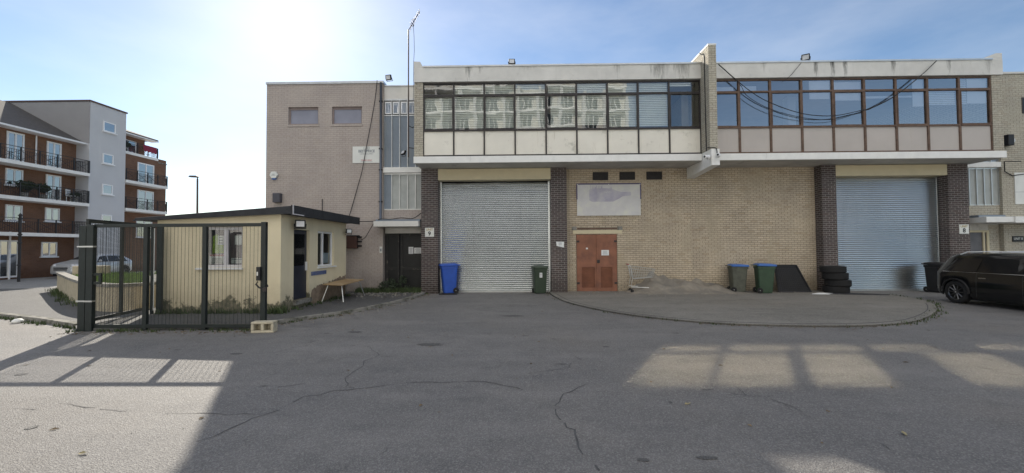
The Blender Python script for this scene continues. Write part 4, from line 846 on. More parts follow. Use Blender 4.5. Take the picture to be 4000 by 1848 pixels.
gate = thing('mesh_gate', 'black framed mesh gate standing in front of the cream hut', 'gate', (-7.0, 8.5, 0))
f = MB(); gy = 8.5
for za, xb in ((2.13, -5.2), (.06, -5.3)): MB().box(-8.8, xb, gy - .03, gy + .03, za, za + .07).build('rail', GATEP, gate, bevel=.004)
for xa in (-7.75, -6.52): MB().box(xa, xa + .085, gy - .035, gy + .035, .02, 2.129).build('upright', GATEP, gate, bevel=.004)
MB().box(-5.3, -5.2, gy - .04, gy + .04, .02, 2.22).build('upright', GATEP, gate, bevel=.004)
for xa, xb in ((-8.72, -7.75), (-7.665, -6.52), (-6.435, -5.3)):
    mb = MB(); mesh_panel(mb, (xa, gy, 0), (xb, gy, 0), .13, 2.13); mb.build('mesh_panel', GATEP, gate)
lk_ = MB().box(-5.36, -5.28, gy - .09, gy - .041, 1.02, 1.3); lk_.build('lock_case', BLACKPL, gate, bevel=.01)
mb = MB(); mb.tube([(-5.34, gy - .06, 1.0), (-5.36, gy - .09, .95), (-5.3, gy - .08, .88), (-5.22, gy - .07, .85), (-5.17, gy, .9), (-5.22, gy + .07, .92), (-5.3, gy + .06, .9)], .016, 6); mb.build('chain', BLACKPL, gate); MB().box(-5.22, -5.15, gy - .1, gy - .05, .8, .88).build('padlock', FR_DARK, gate, bevel=.01); MB().box(-5.345, -5.315, gy - .095, gy - .0905, 1.12, 1.2).build('key_plate', ALU, gate)
for (xa, xb, y0, h_, lab) in ((-9.08, -8.93, gy - .06, 2.17, 'black square gate post, the outer of the pair at the gate hinge'), (-8.9, -8.76, gy - .08, 2.185, 'black square gate post, the inner of the pair carrying the mesh gate')):
    t = thing('gate_post', lab, 'post', ((xa + xb) / 2, y0 + .08, 0), 'posts of the mesh gate'); MB().box(xa, xb, y0, y0 + .09, 0, h_).build('post', GATEP, t, bevel=.008)
    for z in (.6, 1.72): MB().box(xa - .02, xb + .015, y0 - .012, y0 + .06, z, z + .03).build('hinge_band', ALU, t)
leaf = thing('mesh_gate', 'open mesh gate leaf swung back towards the flats behind the gate posts', 'gate', (-9.0, 8.65, 0))
A, B = Vector((-9.22, 8.74, 0)), Vector((-9.66, 10.72, 0)); f = MB()
def bar2(mb, P, Q, w_): mb.tube([P, Q], w_ * .7071, 4)
def rect_bar(mb, A, B, z0, z1, t_=.05):
    d = (B - A).normalized(); n_ = Vector((-d.y, d.x, 0)) * t_ / 2
    mb.add([A - n_ + Vector((0, 0, z0)), A + n_ + Vector((0, 0, z0)), B + n_ + Vector((0, 0, z0)), B - n_ + Vector((0, 0, z0)), A - n_ + Vector((0, 0, z1)), A + n_ + Vector((0, 0, z1)), B + n_ + Vector((0, 0, z1)), B - n_ + Vector((0, 0, z1))], [(0, 1, 2, 3), (7, 6, 5, 4), (0, 4, 5, 1), (1, 5, 6, 2), (2, 6, 7, 3), (3, 7, 4, 0)])

for za, zb in ((2.25, 2.33), (.12, .19)): f = MB(); rect_bar(f, A, B, za, zb); fix_normals(f.build('rail', GATEP, leaf))
for u in (0, .5, .97):
    f = MB(); p = A.lerp(B, u); q = A.lerp(B, u + .03); rect_bar(f, p, q, .191, 2.249, .06); fix_normals(f.build('upright', GATEP, leaf))
for u, v_ in ((.03, .5), (.53, .97)):
    mb = MB(); mesh_panel(mb, A.lerp(B, u), A.lerp(B, v_), .19, 2.25); mb.build('mesh_panel', GATEP, leaf)
mb = MB(); mb.box(-8.79, -8.6, 8.44, 8.47, 1.14, 1.19).box(-8.79, -8.6, 8.44, 8.47, .96, 1.01).box(-8.65, -8.6, 8.44, 8.47, 1.01, 1.14); mb.build('latch_frame', GATEP, gate)
t = thing('fence_post', 'thick black post with pale cable against the left end of the cream hut', 'post', (-9.1, 10.38, .05)); MB().box(-9.09, -8.95, 10.30, 10.36, .05, 2.24).build('post', GATEP, t, bevel=.006); MB().tube([(-9.115, 10.27, .15), (-9.12, 10.27, 2.2)], .01, 5).build('cable', SIGNW, t); MB().box(-9.24, -9.17, 10.3, 10.35, .05, 2.24).build('side_post', GATEP, t, bevel=.006)

# concrete block
t = thing('concrete_block', 'hollow buff concrete block lying at the foot of the gate upright', 'block', (0, 0, 0))
def rr(x0, x1, z0, z1, r, n=4):
    o = []
    for cx_, cz_, a0 in ((x1 - r, z1 - r, 0), (x0 + r, z1 - r, 90), (x0 + r, z0 + r, 180), (x1 - r, z0 + r, 270)):
        for k in range(n + 1): a = R(a0 + 90 * k / n); o.append((cx_ + r * math.cos(a), cz_ + r * math.sin(a)))
    return o
mb = MB(); hs = [(-.19, -.025), (.025, .19)]
mb.box(-.22, .22, -.1, .1, 0, .045).box(-.22, .22, -.1, .1, .17, .215)
for xa, xb in ((-.22, -.165), (-.03, .03), (.165, .22)): mb.box(xa, xb, -.1, .1, .045, .17)
mb.box(-.165, -.03, .06, .1, .045, .17).box(.03, .165, .06, .1, .045, .17)
mb.build('block', BLOCKM, t, bevel=.012); place(t, (-5.12, 8.32, .0), R(7))
t.scale = (.97, .97, 1.02)

# ------------------------------------------------------------------ wheelie bins
def wheelie_bin(label, body, lid, loc, rz, sticker=False, sc=1.0):
    t = thing('wheelie_bin', label, 'bin', (0, 0, 0), 'wheelie bins')
    def ring(z, w_, y0, y1, r=.05): return [(x, y, z) for x, y in rr(-w_ / 2, w_ / 2, y0, y1, r, 3)]
    secs = [(.02, .42, -.20, .20), (.06, .43, -.21, .22), (.30, .45, -.235, .235), (.88, .50, -.285, .265), (.885, .53, -.31, .285), (.96, .53, -.31, .285)]
    vs = []; fs = []; n = None
    for sct in secs:
        g_ = ring(*sct); n = len(g_); vs += g_
    for i in range(len(secs) - 1):
        for k in range(n): fs.append((i * n + k, i * n + (k + 1) % n, (i + 1) * n + (k + 1) % n, (i + 1) * n + k))
    fs.append(tuple(reversed(range(n)))); mb = MB().add(vs, fs)
    mb.build('body', body, t)
    mb = MB().box(-.19, -.17, -.300, -.26, .2, .86).box(.17, .19, -.300, -.26, .2, .86).box(-.17, .17, -.3, -.285, .80, .82)
    mb.box(-.15, .15, .2, .235, .3, .82)
    vs = []; fs = []
    for z, s_ in ((.962, 1.0), (.985, 1.02), (1.03, .97), (1.055, .6)):
        vs += [(x * 1.06 * s_, y * 1.04 * s_ - (.02 if z < 1.04 else 0), z + (.02 * (y + .3))) for x, y in rr(-.265, .265, -.31, .29, .06, 3)]
    n = len(rr(0, 1, 0, 1, .1, 3))
    for i in range(3):
        for k in range(n): fs.append((i * n + k, i * n + (k + 1) % n, (i + 1) * n + (k + 1) % n, (i + 1) * n + k))
    fs.append(tuple(3 * n + k for k in range(n))); fs.append(tuple(reversed(range(n))))
    l = MB().add(vs, fs).build('lid', lid, t, bevel=.006)
    MB().tube([(-.2, .28, .99), (-.2, .36, 1.0), (.2, .36, 1.0), (.2, .28, .99)], .016, 8).build('handle', body, t)
    for x in (-.25, .21):
        wh = MB().lathe([(.02, 0), (.09, 0), (.1, .01), (.1, .035), (.09, .045), (.02, .045)], 'x', (x, .21, .1), 18).build('wheel', RUBBER, t)
    MB().tube([(-.25, .21, .1), (.25, .21, .1)], .012, 6).build('axle', STEEL, t)
    if sticker:
        s_ = MB().box(-.05, .05, -.295, -.288, .62, .80).build('sticker', PAPER, t); lines_of_print(s_, -.045, .045, -.2955, .64, .78, 4, INK, 2)
    place(t, loc, rz); t.scale = (sc, sc, sc); return t
wheelie_bin('bright blue wheelie bin in front of left end of the steel shutter', BLUE_BIN, BLUE_BIN, (-2.58, 15.27, .03), R(-72), sc=1.02)
wheelie_bin('dark green wheelie bin with number sticker at right end of the steel shutter', DGREEN_BIN, DGREEN_BIN, (.73, 15.3, .0), R(8), True, .95)
wheelie_bin('green wheelie bin with bright blue lid between black panel and pale wall', GREEN_BIN, BLUE_LID, (8.55, 14.78, .035), R(78), sc=.97)
wheelie_bin('assumed dull grey green wheelie bin with blue lid, left of the brighter one', pm('assumed_bin_plastic', (.095, .10, .08), .7, var=.25, scale=5), BLUE_LID, (7.82, 15.15, .035), R(82), sc=.94)  # second bin is assumed from a smeared strip of blue lid
wheelie_bin('black wheelie bin half hidden behind the rear of the black car', BLACKPL, BLACKPL, (14.75, 15.0, .0), R(10), sc=1.0)
mb = MB().box(-.34, .3, -.2, .2, 0, .035); place(mb.build('rubber_mat', BLACKPL, label='flat black tray on the ground under the blue bin', cat='tray', bevel=.01), (-2.55, 15.08, .004), R(4))

# tyres
ty = [(10.98, 14.72, 0, .0), (11.03, 14.7, 1, .02), (10.95, 14.72, 2, .01), (10.9, 14.74, 3, -.02)]
for i, (x, y, k, rx_) in enumerate(ty):
    t = thing('tyre', ['bottom black tyre of the stack by the dark pier', 'second black tyre from the bottom of the stack, sticking out to the right', 'third black tyre from the bottom of the stack by the pier', 'topmost black tyre of the stack by the dark pier'][i], 'tyre', (0, 0, 0), 'stacked tyres')
    prof = [(.22, .03), (.26, .0), (.34, .0), (.365, .02), (.375, .05), (.375, .18), (.365, .21), (.34, .23), (.26, .23), (.22, .2), (.215, .115), (.22, .03)]
    mb = MB().lathe(prof, 'z', (0, 0, 0), 36)
    for a in range(36):
        for z in (.03, .1, .17): mb.add([(.38 * math.cos(R(a * 10 + u)), .38 * math.sin(R(a * 10 + u)), z + dz) for u, dz in ((0, 0), (6, .015), (6, .05), (0, .035))] + [(.37 * math.cos(R(a * 10 + u)), .37 * math.sin(R(a * 10 + u)), z + dz) for u, dz in ((0, 0), (6, .015), (6, .05), (0, .035))], [(0, 1, 2, 3), (4, 5, 1, 0), (5, 6, 2, 1), (6, 7, 3, 2), (7, 4, 0, 3)])
    mb.build('carcass', RUBBER, t)
    MB().lathe([(.216, .05), (.2, .115), (.216, .18)], 'z', (0, 0, 0), 30).build('bead', BLACKPL, t)
    place(t, (x, y, .036 + .232 * k), i * .7, rx_ * .5)
# black leaning panel
t = thing('leaning_panel', 'black lattice plastic panel leaning on wall between green bin and tyres', 'panel', (0, 0, 0))
P = [(-.58, 0, 0), (.54, 0, 0), (.22, .26, .93), (-.55, .26, .93)]
def bl(u, v_): a = Vector(P[0]).lerp(Vector(P[1]), u); b_ = Vector(P[3]).lerp(Vector(P[2]), u); return a.lerp(b_, v_)
mb = MB(); off = Vector((0, -.045, .012))
mb.add([bl(0, 0), bl(1, 0), bl(1, 1), bl(0, 1)] + [bl(0, 0) + off * .3, bl(1, 0) + off * .3, bl(1, 1) + off * .3, bl(0, 1) + off * .3], [(3, 2, 1, 0), (4, 5, 6, 7), (0, 1, 5, 4), (1, 2, 6, 5), (2, 3, 7, 6), (3, 0, 4, 7)]); mb.build('board', BLACKPL, t)
mb = MB()
for a, b_ in (((0, 0), (1, 0)), ((1, 0), (1, 1)), ((1, 1), (0, 1)), ((0, 1), (0, 0))): mb.tube([bl(*a) + off * .5, bl(*b_) + off * .5], .03, 5)
mb.build('rim', BLACKPL, t)
mb = MB()
for k in range(1, 14): mb.tube([bl(k / 14, .06) + off * .4, bl(k / 14, .94) + off * .4], .007, 4); mb.tube([bl(.05, k / 14) + off * .4, bl(.95, k / 14) + off * .4], .007, 4)
mb.build('lattice', RUBBER, t); place(t, (9.72, 14.95, .036), 0)
mb = MB(); pts = [(10.15, 14.35), (11.0, 14.1), (12.1, 13.92), (12.15, 14.05), (11.5, 14.5), (10.6, 14.62)]
mb.slab(ccw(pts), .036, .055); fix_normals(mb.build('flat_sheet', FELT, label='thin dark sheet lying flat on the ground before the tyres', cat='sheet'))
mb = MB().add([(9.85, 14.3, .037), (10.35, 14.2, .037), (10.6, 14.35, .06), (10.2, 14.42, .075), (9.95, 14.4, .05)], [(0, 1, 2, 3, 4)]).add([(9.85, 14.3, .036), (10.35, 14.2, .036), (10.6, 14.35, .055), (10.2, 14.42, .07), (9.95, 14.4, .045)], [(4, 3, 2, 1, 0)]); mb.build('crumpled_sheet', PAPER, label='crumpled pale plastic scrap on the ground by the tyres', cat='scrap')

# shopping trolley
t = thing('shopping_trolley', 'silver wire shopping trolley with red handle beside the red doors', 'trolley', (0, 0, 0))
mb = MB(); TL = [(-.42, .95), (.42, .84), (.36, .55), (-.30, .48)]
for y in (-.25, .25):
    for k in range(13): u = k / 12; a = (TL[0][0] + (TL[1][0] - TL[0][0]) * u, TL[0][1] + (TL[1][1] - TL[0][1]) * u); b_ = (TL[3][0] + (TL[2][0] - TL[3][0]) * u, TL[3][1] + (TL[2][1] - TL[3][1]) * u); mb.tube([(a[0], y, a[1]), (b_[0], y * .85, b_[1])], .004, 4)
    for k in range(5): v_ = k / 4; mb.tube([(TL[0][0] + (TL[3][0] - TL[0][0]) * v_, y * (1 - .15 * v_), TL[0][1] + (TL[3][1] - TL[0][1]) * v_), (TL[1][0] + (TL[2][0] - TL[1][0]) * v_, y * (1 - .15 * v_), TL[1][1] + (TL[2][1] - TL[1][1]) * v_)], .006 if k in (0, 4) else .004, 4)
for k in range(9): y = -.25 + k * .0625; mb.tube([(TL[1][0], y, TL[1][1]), (TL[2][0], y * .85, TL[2][1]), (TL[3][0], y * .85, TL[3][1])], .004, 4)
mb.tube([(.42, -.25, .84), (.42, .25, .84)], .006, 4); mb.build('basket', STEEL, t)
mb = MB()
for y in (-.24, .24): mb.tube([(-.5, y, 1.0), (-.42, y, .93), (-.36, y, .5), (-.42, y, .2), (.45, y * .7, .16)], .013, 6)
mb.build('frame', STEEL, t); MB().tube([(-.5, -.26, 1.0), (-.5, .26, 1.0)], .018, 8).build('handle', pm('red_plastic', (.4, .03, .03), .4), t)
for x, y in ((-.38, -.24), (-.38, .24), (.42, -.16), (.42, .16)): MB().lathe([(.01, -.012), (.055, -.012), (.06, 0), (.055, .012), (.01, .012)], 'y', (x, y, .06), 14).build('wheel', RUBBER, t); 
place(t, (4.42, 15.22, .036), R(-6))

# made-up heap along the wall foot; shape and tone copy a blurred area
rnd = random.Random(5); g = MB(); NX_, NY_ = 70, 14; vs = []
from mathutils import noise as mn
for i in range(NX_ + 1):
    x = 3.85 + 4.2 * i / NX_; u = i / NX_
    prof_h = .60 * math.exp(-((x - 4.9) / .7) ** 2) + .42 * math.exp(-((x - 6.1) / .9) ** 2) + .16 * math.exp(-((x - 7.3) / .6) ** 2)
    for j in range(NY_ + 1):
        v_ = j / NY_; y = 15.59 - 1.15 * v_; h_ = prof_h * (1 - v_) ** 1.3 * min(1, u * 8) * min(1, (1 - u) * 6)
        h_ *= 1 + .5 * mn.noise((x * 3, y * 3, .3)); h_ += .03 * mn.noise((x * 11, y * 11, 2)) * (1 if 0 < j < NY_ and 0 < i < NX_ else 0)
        vs.append((x, y, .034 + max(-.003, h_)))
g.add(vs, [(i * (NY_ + 1) + j, i * (NY_ + 1) + j + 1, (i + 1) * (NY_ + 1) + j + 1, (i + 1) * (NY_ + 1) + j) for i in range(NX_) for j in range(NY_)])
g.build('made_up_heap', pm('blur_grey_brown', (.25, .225, .19), .98, var=.25, scale=2.2, bmp=.6, bscale=28, dirt=(.17, .16, .145), dth=(.45, .65), dscale=1.4), label='made-up low grey brown heap copying a blurred area along the buff brick wall', cat='heap', kind='stuff', smooth=True)

# ------------------------------------------------------------------ cars
def lerp_tab(tab, x):
    if x <= tab[0][0]: return tab[0][1]
    for (a, va), (b_, vb) in zip(tab, tab[1:]):
        if x <= b_: return va + (vb - va) * (x - a) / (b_ - a)
    return tab[-1][1]
def car(label, L, paint, tops, belt, halfw, roofw, zb0, wheels, wr, side, rails, hatch):
    """local: rear at x=0, front at x=L, y across, wheels on z=0"""
    t = thing('parked_car', label, 'car', (0, 0, 0))
    def sec(x):
        top = lerp_tab(tops, x); hw = lerp_tab(halfw, x); be = min(lerp_tab(belt, x), top - .03); zb = lerp_tab(zb0, x)
        for wx in wheels:
            if abs(x - wx) < wr + .055: zb = max(zb, math.sqrt((wr + .055) ** 2 - (x - wx) ** 2) + wr * .96)
        g_ = max(0, min(1, (top - be - .05) / .35)); rw = hw * (.93 - .24 * g_)
        zm = max(.52, zb + .06) if be > .66 else zb + (be - zb) * .5
        zm = min(zm, be - .02)
        return [(hw * .93, zb), (hw * .995, min(zb + .07, zm - .01)), (hw, zm), (hw * .985, be - .02 - .05 * g_), (hw * .955, be), (rw + .03, top - .10 * g_ - .012), (rw - .08, top - .02 * g_ - .004), (rw * .45, top + .004), (0, top + .006)]
    xs = sorted(set([round(L * i / 90, 4) for i in range(91)] + [wx + s_ * (wr + .054) for wx in wheels for s_ in (-1, 1)]))
    vs = []; fs = []; m = 0
    for x in xs:
        h_ = sec(x); row = [(x, -y, z) for y, z in h_] + [(x, y, z) for y, z in reversed(h_[:-1])]; m = len(row); vs += row
    for i in range(len(xs) - 1):
        for k in range(m - 1): fs.append((i * m + k, (i + 1) * m + k, (i + 1) * m + k + 1, i * m + k + 1))
    fs.append(tuple(range(m))); fs.append(tuple((len(xs) - 1) * m + k for k in reversed(range(m))))
    body = MB().add(vs, fs).build('body', paint, t, smooth=True)
    fix_normals(body)
    def side_pt(x, s_, sg, off=.006):
        h_ = sec(x); a, b_ = h_[4], h_[5]; y = a[0] + (b_[0] - a[0]) * s_; z = a[1] + (b_[1] - a[1]) * s_; return (x, sg * (y + off), z)
    def glass_side(x0b, x1b, x0t, x1t, sg, n=8):
        mb = MB(); rows = []
        for s_ in (.06, .5, .94):
            xa, xb = x0b + (x0t - x0b) * s_, x1b + (x1t - x1b) * s_; rows.append([side_pt(xa + (xb - xa) * i / n, s_, sg) for i in range(n + 1)])
        vs = [p for r_ in rows for p in r_]; fs = [(j * (n + 1) + i, j * (n + 1) + i + 1, (j + 1) * (n + 1) + i + 1, (j + 1) * (n + 1) + i) for j in range(2) for i in range(n)]
        return mb.add(vs, fs).build('side_window', CARG, t)
    for sg in (-1, 1):
        for w4 in side: glass_side(*w4, sg)
        # chrome belt line and door seams
        x0, x1 = side[0][0], side[-1][1]; mb = MB(); mb.tube([(x0 + (x1 - x0) * i / 14, sg * (sec(x0 + (x1 - x0) * i / 14)[4][0] + .004), sec(x0 + (x1 - x0) * i / 14)[4][1]) for i in range(15)], .009, 5); mb.build('belt_trim', CHROME, t)
        mb = MB()
        for xd in hatch['seams']:
            h_ = sec(xd); mb.tube([(xd, sg * (p[0] + .001), p[1]) for p in h_[1:5]], .005, 4)
        mb.build('door_seam', BLACKP, t)
        for xd in hatch['handles']: h_ = sec(xd); MB().tube([(xd - .09, sg * (h_[3][0] + .03), h_[3][1] - .07), (xd + .09, sg * (h_[3][0] + .03), h_[3][1] - .07)], .013, 6).build('door_handle', CHROME if paint is CARB else paint, t)
        for wx in wheels:
            mb = MB(); n = 18
            ring_ = [(wx + (wr + .06) * math.cos(math.pi * k / n), max(.14, wr * .96 + (wr + .06) * math.sin(math.pi * k / n))) for k in range(n + 1)]
            mb.tube([(x, sg * (lerp_tab(halfw, x) + .006), z) for x, z in ring_], .028, 5); mb.build('arch_trim', BLACKPL, t)
            hw = lerp_tab(halfw, wx); yo = sg * (hw - .11)
            wh = MB().lathe([(wr * .68, -.1), (wr * .9, -.105), (wr * .985, -.08), (wr, -.03), (wr, .03), (wr * .985, .08), (wr * .9, .105), (wr * .68, .1)], 'y', (wx, yo, wr), 32).build('wheel', RUBBER, t, smooth=True)
            mb = MB(); mb.lathe([(wr * .6, .07), (wr * .69, .085), (wr * .69, -.085), (wr * .6, -.07)], 'y', (wx, yo, wr), 32)
            for k in range(10):
                a = 2 * math.pi * k / 10; yy_ = yo + sg * .07
                c_, s_ = math.cos(a), math.sin(a); mb.tube([(wx + .04 * c_, yy_, wr + .04 * s_), (wx + wr * .64 * c_, yy_ + sg * .012, wr + wr * .64 * s_)], .016, 4)
            mb.lathe([(0, sg * .09), (.055, sg * .085), (.06, sg * .06)], 'y', (wx, yo, wr), 14)
            mb.build('rim', ALLOY, wh); MB().lathe([(0, sg * .03), (wr * .6, sg * .03)], 'y', (wx, yo, wr), 20).build('brake_disc', BLACKP, wh)
            MB().lathe([(0, sg * .093), (.02, sg * .093), (.022, sg * .085)], 'y', (wx, yo, wr), 10).build('hub_cap', CHROME, wh)
    def band(name, x0, x1, frac, mat, n=6, off=.006):
        rows = []
        for i in range(n + 1):
            x = x0 + (x1 - x0) * i / n; h_ = sec(x); w_ = (h_[6][0] - .02) * frac; rows.append([(x - off if x < L / 2 else x + off, -w_ + 2 * w_ * k / 4, h_[7][1] + off + (0 if k in (1, 2, 3) else -.012)) for k in range(5)])
        vs = [p for r_ in rows for p in r_]; fs = [(j * 5 + i, j * 5 + i + 1, (j + 1) * 5 + i + 1, (j + 1) * 5 + i) for j in range(n) for i in range(4)]
        return MB().add(vs, fs).build(name, mat, t)
    band('rear_window', *hatch['rearwin'], .95, CARG); band('windscreen', *hatch['screen'], 1.0, CARG)
    if rails:
        for sg in (-1, 1):
            mb = MB(); xa, xb = rails; mb.tube([(xa + (xb - xa) * i / 10, sg * (sec(xa + (xb - xa) * i / 10)[6][0] + .02), sec(xa + (xb - xa) * i / 10)[6][1] + (.065 if 0 < i < 10 else .0)) for i in range(11)], .019, 6); mb.build('roof_rail', UPVC, t)
    for sg in (-1, 1):
        h_ = sec(L - .12); MB().lathe([(0, .0), (.06, -.01), (.1, -.05), (.11, -.1)], 'x', (L - .09, sg * (h_[2][0] - .17), hatch['lampz']), 16).build('headlight', LAMPC, t, smooth=True)
        MB().box(-.012, .1, sg * .52 - .1, sg * .52 + .1, hatch['tailz'], hatch['tailz'] + .16).build('tail_lamp', LAMPR, t, bevel=.03)
        xm_ = hatch['mirror']; h_ = sec(xm_); MB().lathe([(0, -.07), (.06, -.06), (.085, 0), (.06, .06), (0, .07)], 'x', (xm_, sg * (h_[4][0] + .1), h_[4][1] + .09), 12).build('door_mirror', paint, t, smooth=True)
    g_ = MB(); fx = L + .004
    for k in range(4): g_.box(fx - .03, fx + .004, -.42, .42, .47 + .055 * k, .495 + .055 * k)
    g_.build('grille', BLACKP, t); MB().box(L - .02, L + .012, -.26, .26, .34, .44).build('number_plate', SIGNW, t); MB().box(-.012, .02, -.26, .26, .56, .67).build('number_plate', SIGNW, t)
    MB().box(.25, L - .25, -.72, .72, .13, .3).build('underbody', BLACKP, t)
    return t
tops = [(0, .66), (.03, .92), (.07, 1.06), (.15, 1.22), (.25, 1.36), (.42, 1.41), (1.3, 1.435), (2.1, 1.42), (2.55, 1.37), (2.8, 1.28), (3.25, 1.02), (3.6, .95), (4.0, .86), (4.18, .74), (4.25, .6)]
c1 = car('black estate car with silver roof rails and dark glass parked by the roller shutter', 4.25, CARB, tops, [(0, .9), (4.25, .9)], [(0, .66), (.05, .76), (.2, .84), (.5, .885), (1, .9), (3.2, .9), (3.8, .85), (4.1, .76), (4.25, .6)], None, [(0, .36), (.1, .24), (.5, .17), (3.8, .17), (4.25, .3)], [.68, 3.38], .325,
         [(.30, 1.22, .5, 1.24), (1.27, 2.28, 1.27, 2.2), (2.33, 3.0, 2.25, 2.72)], (.55, 2.45), dict(seams=(1.25, 2.3, 3.05), handles=(1.42, 2.45), rearwin=(.08, .25), screen=(2.6, 3.2), lampz=.72, tailz=.68, mirror=2.85))
place(c1, (13.32, 12.86, 0), R(-90))
tops = [(0, .6), (.05, .88), (.12, 1.02), (.3, 1.2), (.6, 1.40), (1.2, 1.47), (1.9, 1.46), (2.2, 1.4), (2.75, 1.08), (3.0, 1.0), (3.6, .86), (3.8, .72), (3.88, .55)]
c2 = car('silver hatchback with number plate and grille parked in front of the flats', 3.88, CARS, tops, [(0, .92), (3.88, .92)], [(0, .66), (.06, .76), (.2, .83), (.6, .86), (3, .86), (3.5, .82), (3.8, .7), (3.88, .6)], None, [(0, .34), (.3, .2), (3.5, .2), (3.88, .28)], [.7, 3.1], .3,
         [(.42, .95, .6, .97), (1.0, 1.75, 1.0, 1.7), (1.8, 2.55, 1.75, 2.2)], None, dict(seams=(.98, 1.78, 2.6), handles=(1.1, 1.9), rearwin=(.12, .5), screen=(2.15, 2.72), lampz=.74, tailz=.7, mirror=2.4))
place(c2, (-27.35, 28.3, .004), R(-90))

# ------------------------------------------------------------------ low wall, grass bed, kerb
wp = smooth_line([(-18.55, 16.75), (-16.6, 15.2), (-14.4, 13.45), (-12.3, 11.85), (-11.0, 11.05), (-10.45, 10.95), (-10.3, 11.3), (-10.8, 12.0), (-12.3, 13.6), (-13.6, 15.5)], 4)
t = thing('garden_wall', 'low curved buff block wall with pale coping behind the gate posts', 'wall', (-13, 13, 0))
strip([(p.x, p.y) for p in wp], -.22, 0, .70).build('wall', SANDW, t)
strip([(p.x, p.y) for p in wp], -.25, .70, .78).build('coping', KERB, t)
MB().box(-18.6, -17.5, 17.05, 17.6, .0, 1.02).build('raised_pier', SANDW, t, bevel=.03)
bed = ccw([(p.x - .1, p.y + .25) for p in wp[2:22]] + [(-10.9, 11.6), (-11.2, 12.2), (-12.6, 13.8), (-13.9, 15.6), (-14.6, 18.2), (-18.0, 17.9)])
g = MB(); rnd = random.Random(11)
def inside(p, poly):
    c_ = False; j = len(poly) - 1
    for i in range(len(poly)):
        if (poly[i][1] > p[1]) != (poly[j][1] > p[1]) and p[0] < (poly[j][0] - poly[i][0]) * (p[1] - poly[i][1]) / (poly[j][1] - poly[i][1]) + poly[i][0]: c_ = not c_
        j = i
    return c_
MB().slab(bed, 0, .62).build('soil_bed', pm('soil', (.10, .09, .05), .95, var=.3, dirt=(.12, .17, .05), dth=(.4, .6)), kind='structure')
k = 0
while k < 900:
    x, y = rnd.uniform(-19, -10), rnd.uniform(11, 18.3)
    if inside((x, y), bed): blades(g, x, y, .6, .18, 7, .14, rnd, .012); k += 1
g.build('grass', GRASSM, label='sunlit rough grass on the raised bed behind the low curved wall', cat='grass', kind='stuff')
g = MB()
for _ in range(60): u = rnd.random(); p = wp[int(u * 12)]; blades(g, p.x + rnd.uniform(-.1, .3), p.y - rnd.uniform(.25, .6), .06, .2, 9, .12, rnd)
g.build('weeds', LEAF_G, label='weeds at the pavement foot of the low curved wall', cat='weeds', kind='stuff')
mb = MB(); mb.lathe([(0, .17), (.1, .15), (.16, .1), (.17, .05), (.13, 0)], 'z', (0, 0, 0), 14); ps = place(mb.build('pale_stone', WPAINT, label='rounded white stone at the kerb on the far left', cat='stone', smooth=True), (-11.55, 9.45, 0)); ps.scale = (.6, .6, .6)

# ------------------------------------------------------------------ street lamps
t = thing('street_lamp', 'slim grey street lamp rising behind the hut roof', 'street lamp', (-19.55, 25, 0)); MB().tube([(-19.55, 25, 0), (-19.55, 25, 1.2), (-19.6, 25, 6.0)], [.09, .075, .05], 10).build('pole', LAMPGREY, t); MB().tube([(-19.6, 25, 5.95), (-19.6, 25, 6.1), (-19.75, 25, 6.13)], .035).build('arm', LAMPGREY, t)
mb = MB().prism([(-20.1, 6.1), (-19.65, 6.08), (-19.55, 6.12), (-19.62, 6.18), (-20.0, 6.19)], lambda p: (p[0], 24.87, p[1]), lambda p: (p[0], 25.13, p[1])); fix_normals(mb.build('lantern', LAMPGREY, t, bevel=.02))
t = thing('lamp_post', 'dark ringed post standing in front of the flats', 'post', (-26.9, 22, 0)); MB().tube([(-26.9, 22, 0), (-26.9, 22, 3.55)], .06, 10).build('pole', RAIL, t)
mb = MB()
for z in (.9, 2.1, 2.55, 3.4): MB().lathe([(.07, -.04), (.095, -.02), (.095, .02), (.07, .04)], 'z', (-26.9, 22, z), 12).build('collar', RAIL, t)
MB().lathe([(.08, 3.55), (.1, 3.58), (.04, 3.66), (0, 3.7)], 'z', (-26.9, 22, 0), 12).build('cap', RAIL, t)

# ------------------------------------------------------------------ flats
fl = thing('apartment_building', 'orange brick apartment block with balconies and white stair tower', 'building', (-33, 25, 0))
XF = -30
MB().box(-40, XF, 12, 27.6, 0, 9.0).build('wall', BR_RED, fl)
mb = MB().prism([(XF + .65, 8.93), (-34.6, 11.75), (-39.5, 8.93)], lambda p: (p[0], 11.8, p[1]), lambda p: (p[0], 27.58, p[1])); fix_normals(mb.build('roof', TILE, fl))
MB().box(XF, XF + .68, 11.8, 27.9, 8.84, 8.928).build('soffit', UPVC, fl); MB().box(XF + .682, XF + .76, 11.8, 27.95, 8.84, 8.94).build('gutter', UPVC, fl)
MB().box(-40, -29.1, 27.6, 30.2, 0, 11.8).build('stair_tower', FLATW, fl)
MB().box(-40, -29.09, 27.57, 27.598, 8.95, 11.79).build('tower_gable', FLATG, fl)
MB().box(-40.1, -29.04, 27.53, 30.26, 11.802, 11.9).build('tower_coping', pm('brown_coping', (.10, .06, .05), .7), fl)
MB().box(-40, XF, 30.2, 34.8, 0, 9.25).build('wall', BR_RED, fl)
MB().box(-40, XF + .03, 34.0, 34.85, 8.9, 8.98).build('string_course', KERB, fl)
MB().box(-40, -30.6, 30.2, 33.4, 9.252, 10.7).build('penthouse', BR_RED, fl)
mb = MB().prism([(-30.0, 10.7), (-30.0, 10.8), (-34, 12.2), (-40, 11.2), (-40, 10.7)], lambda p: (p[0], 30.25, p[1]), lambda p: (p[0], 34.0, p[1])); fix_normals(mb.build('roof', TILE, fl)); MB().box(-30.6, -29.98, 30.25, 34.02, 10.62, 10.698).build('soffit', UPVC, fl)
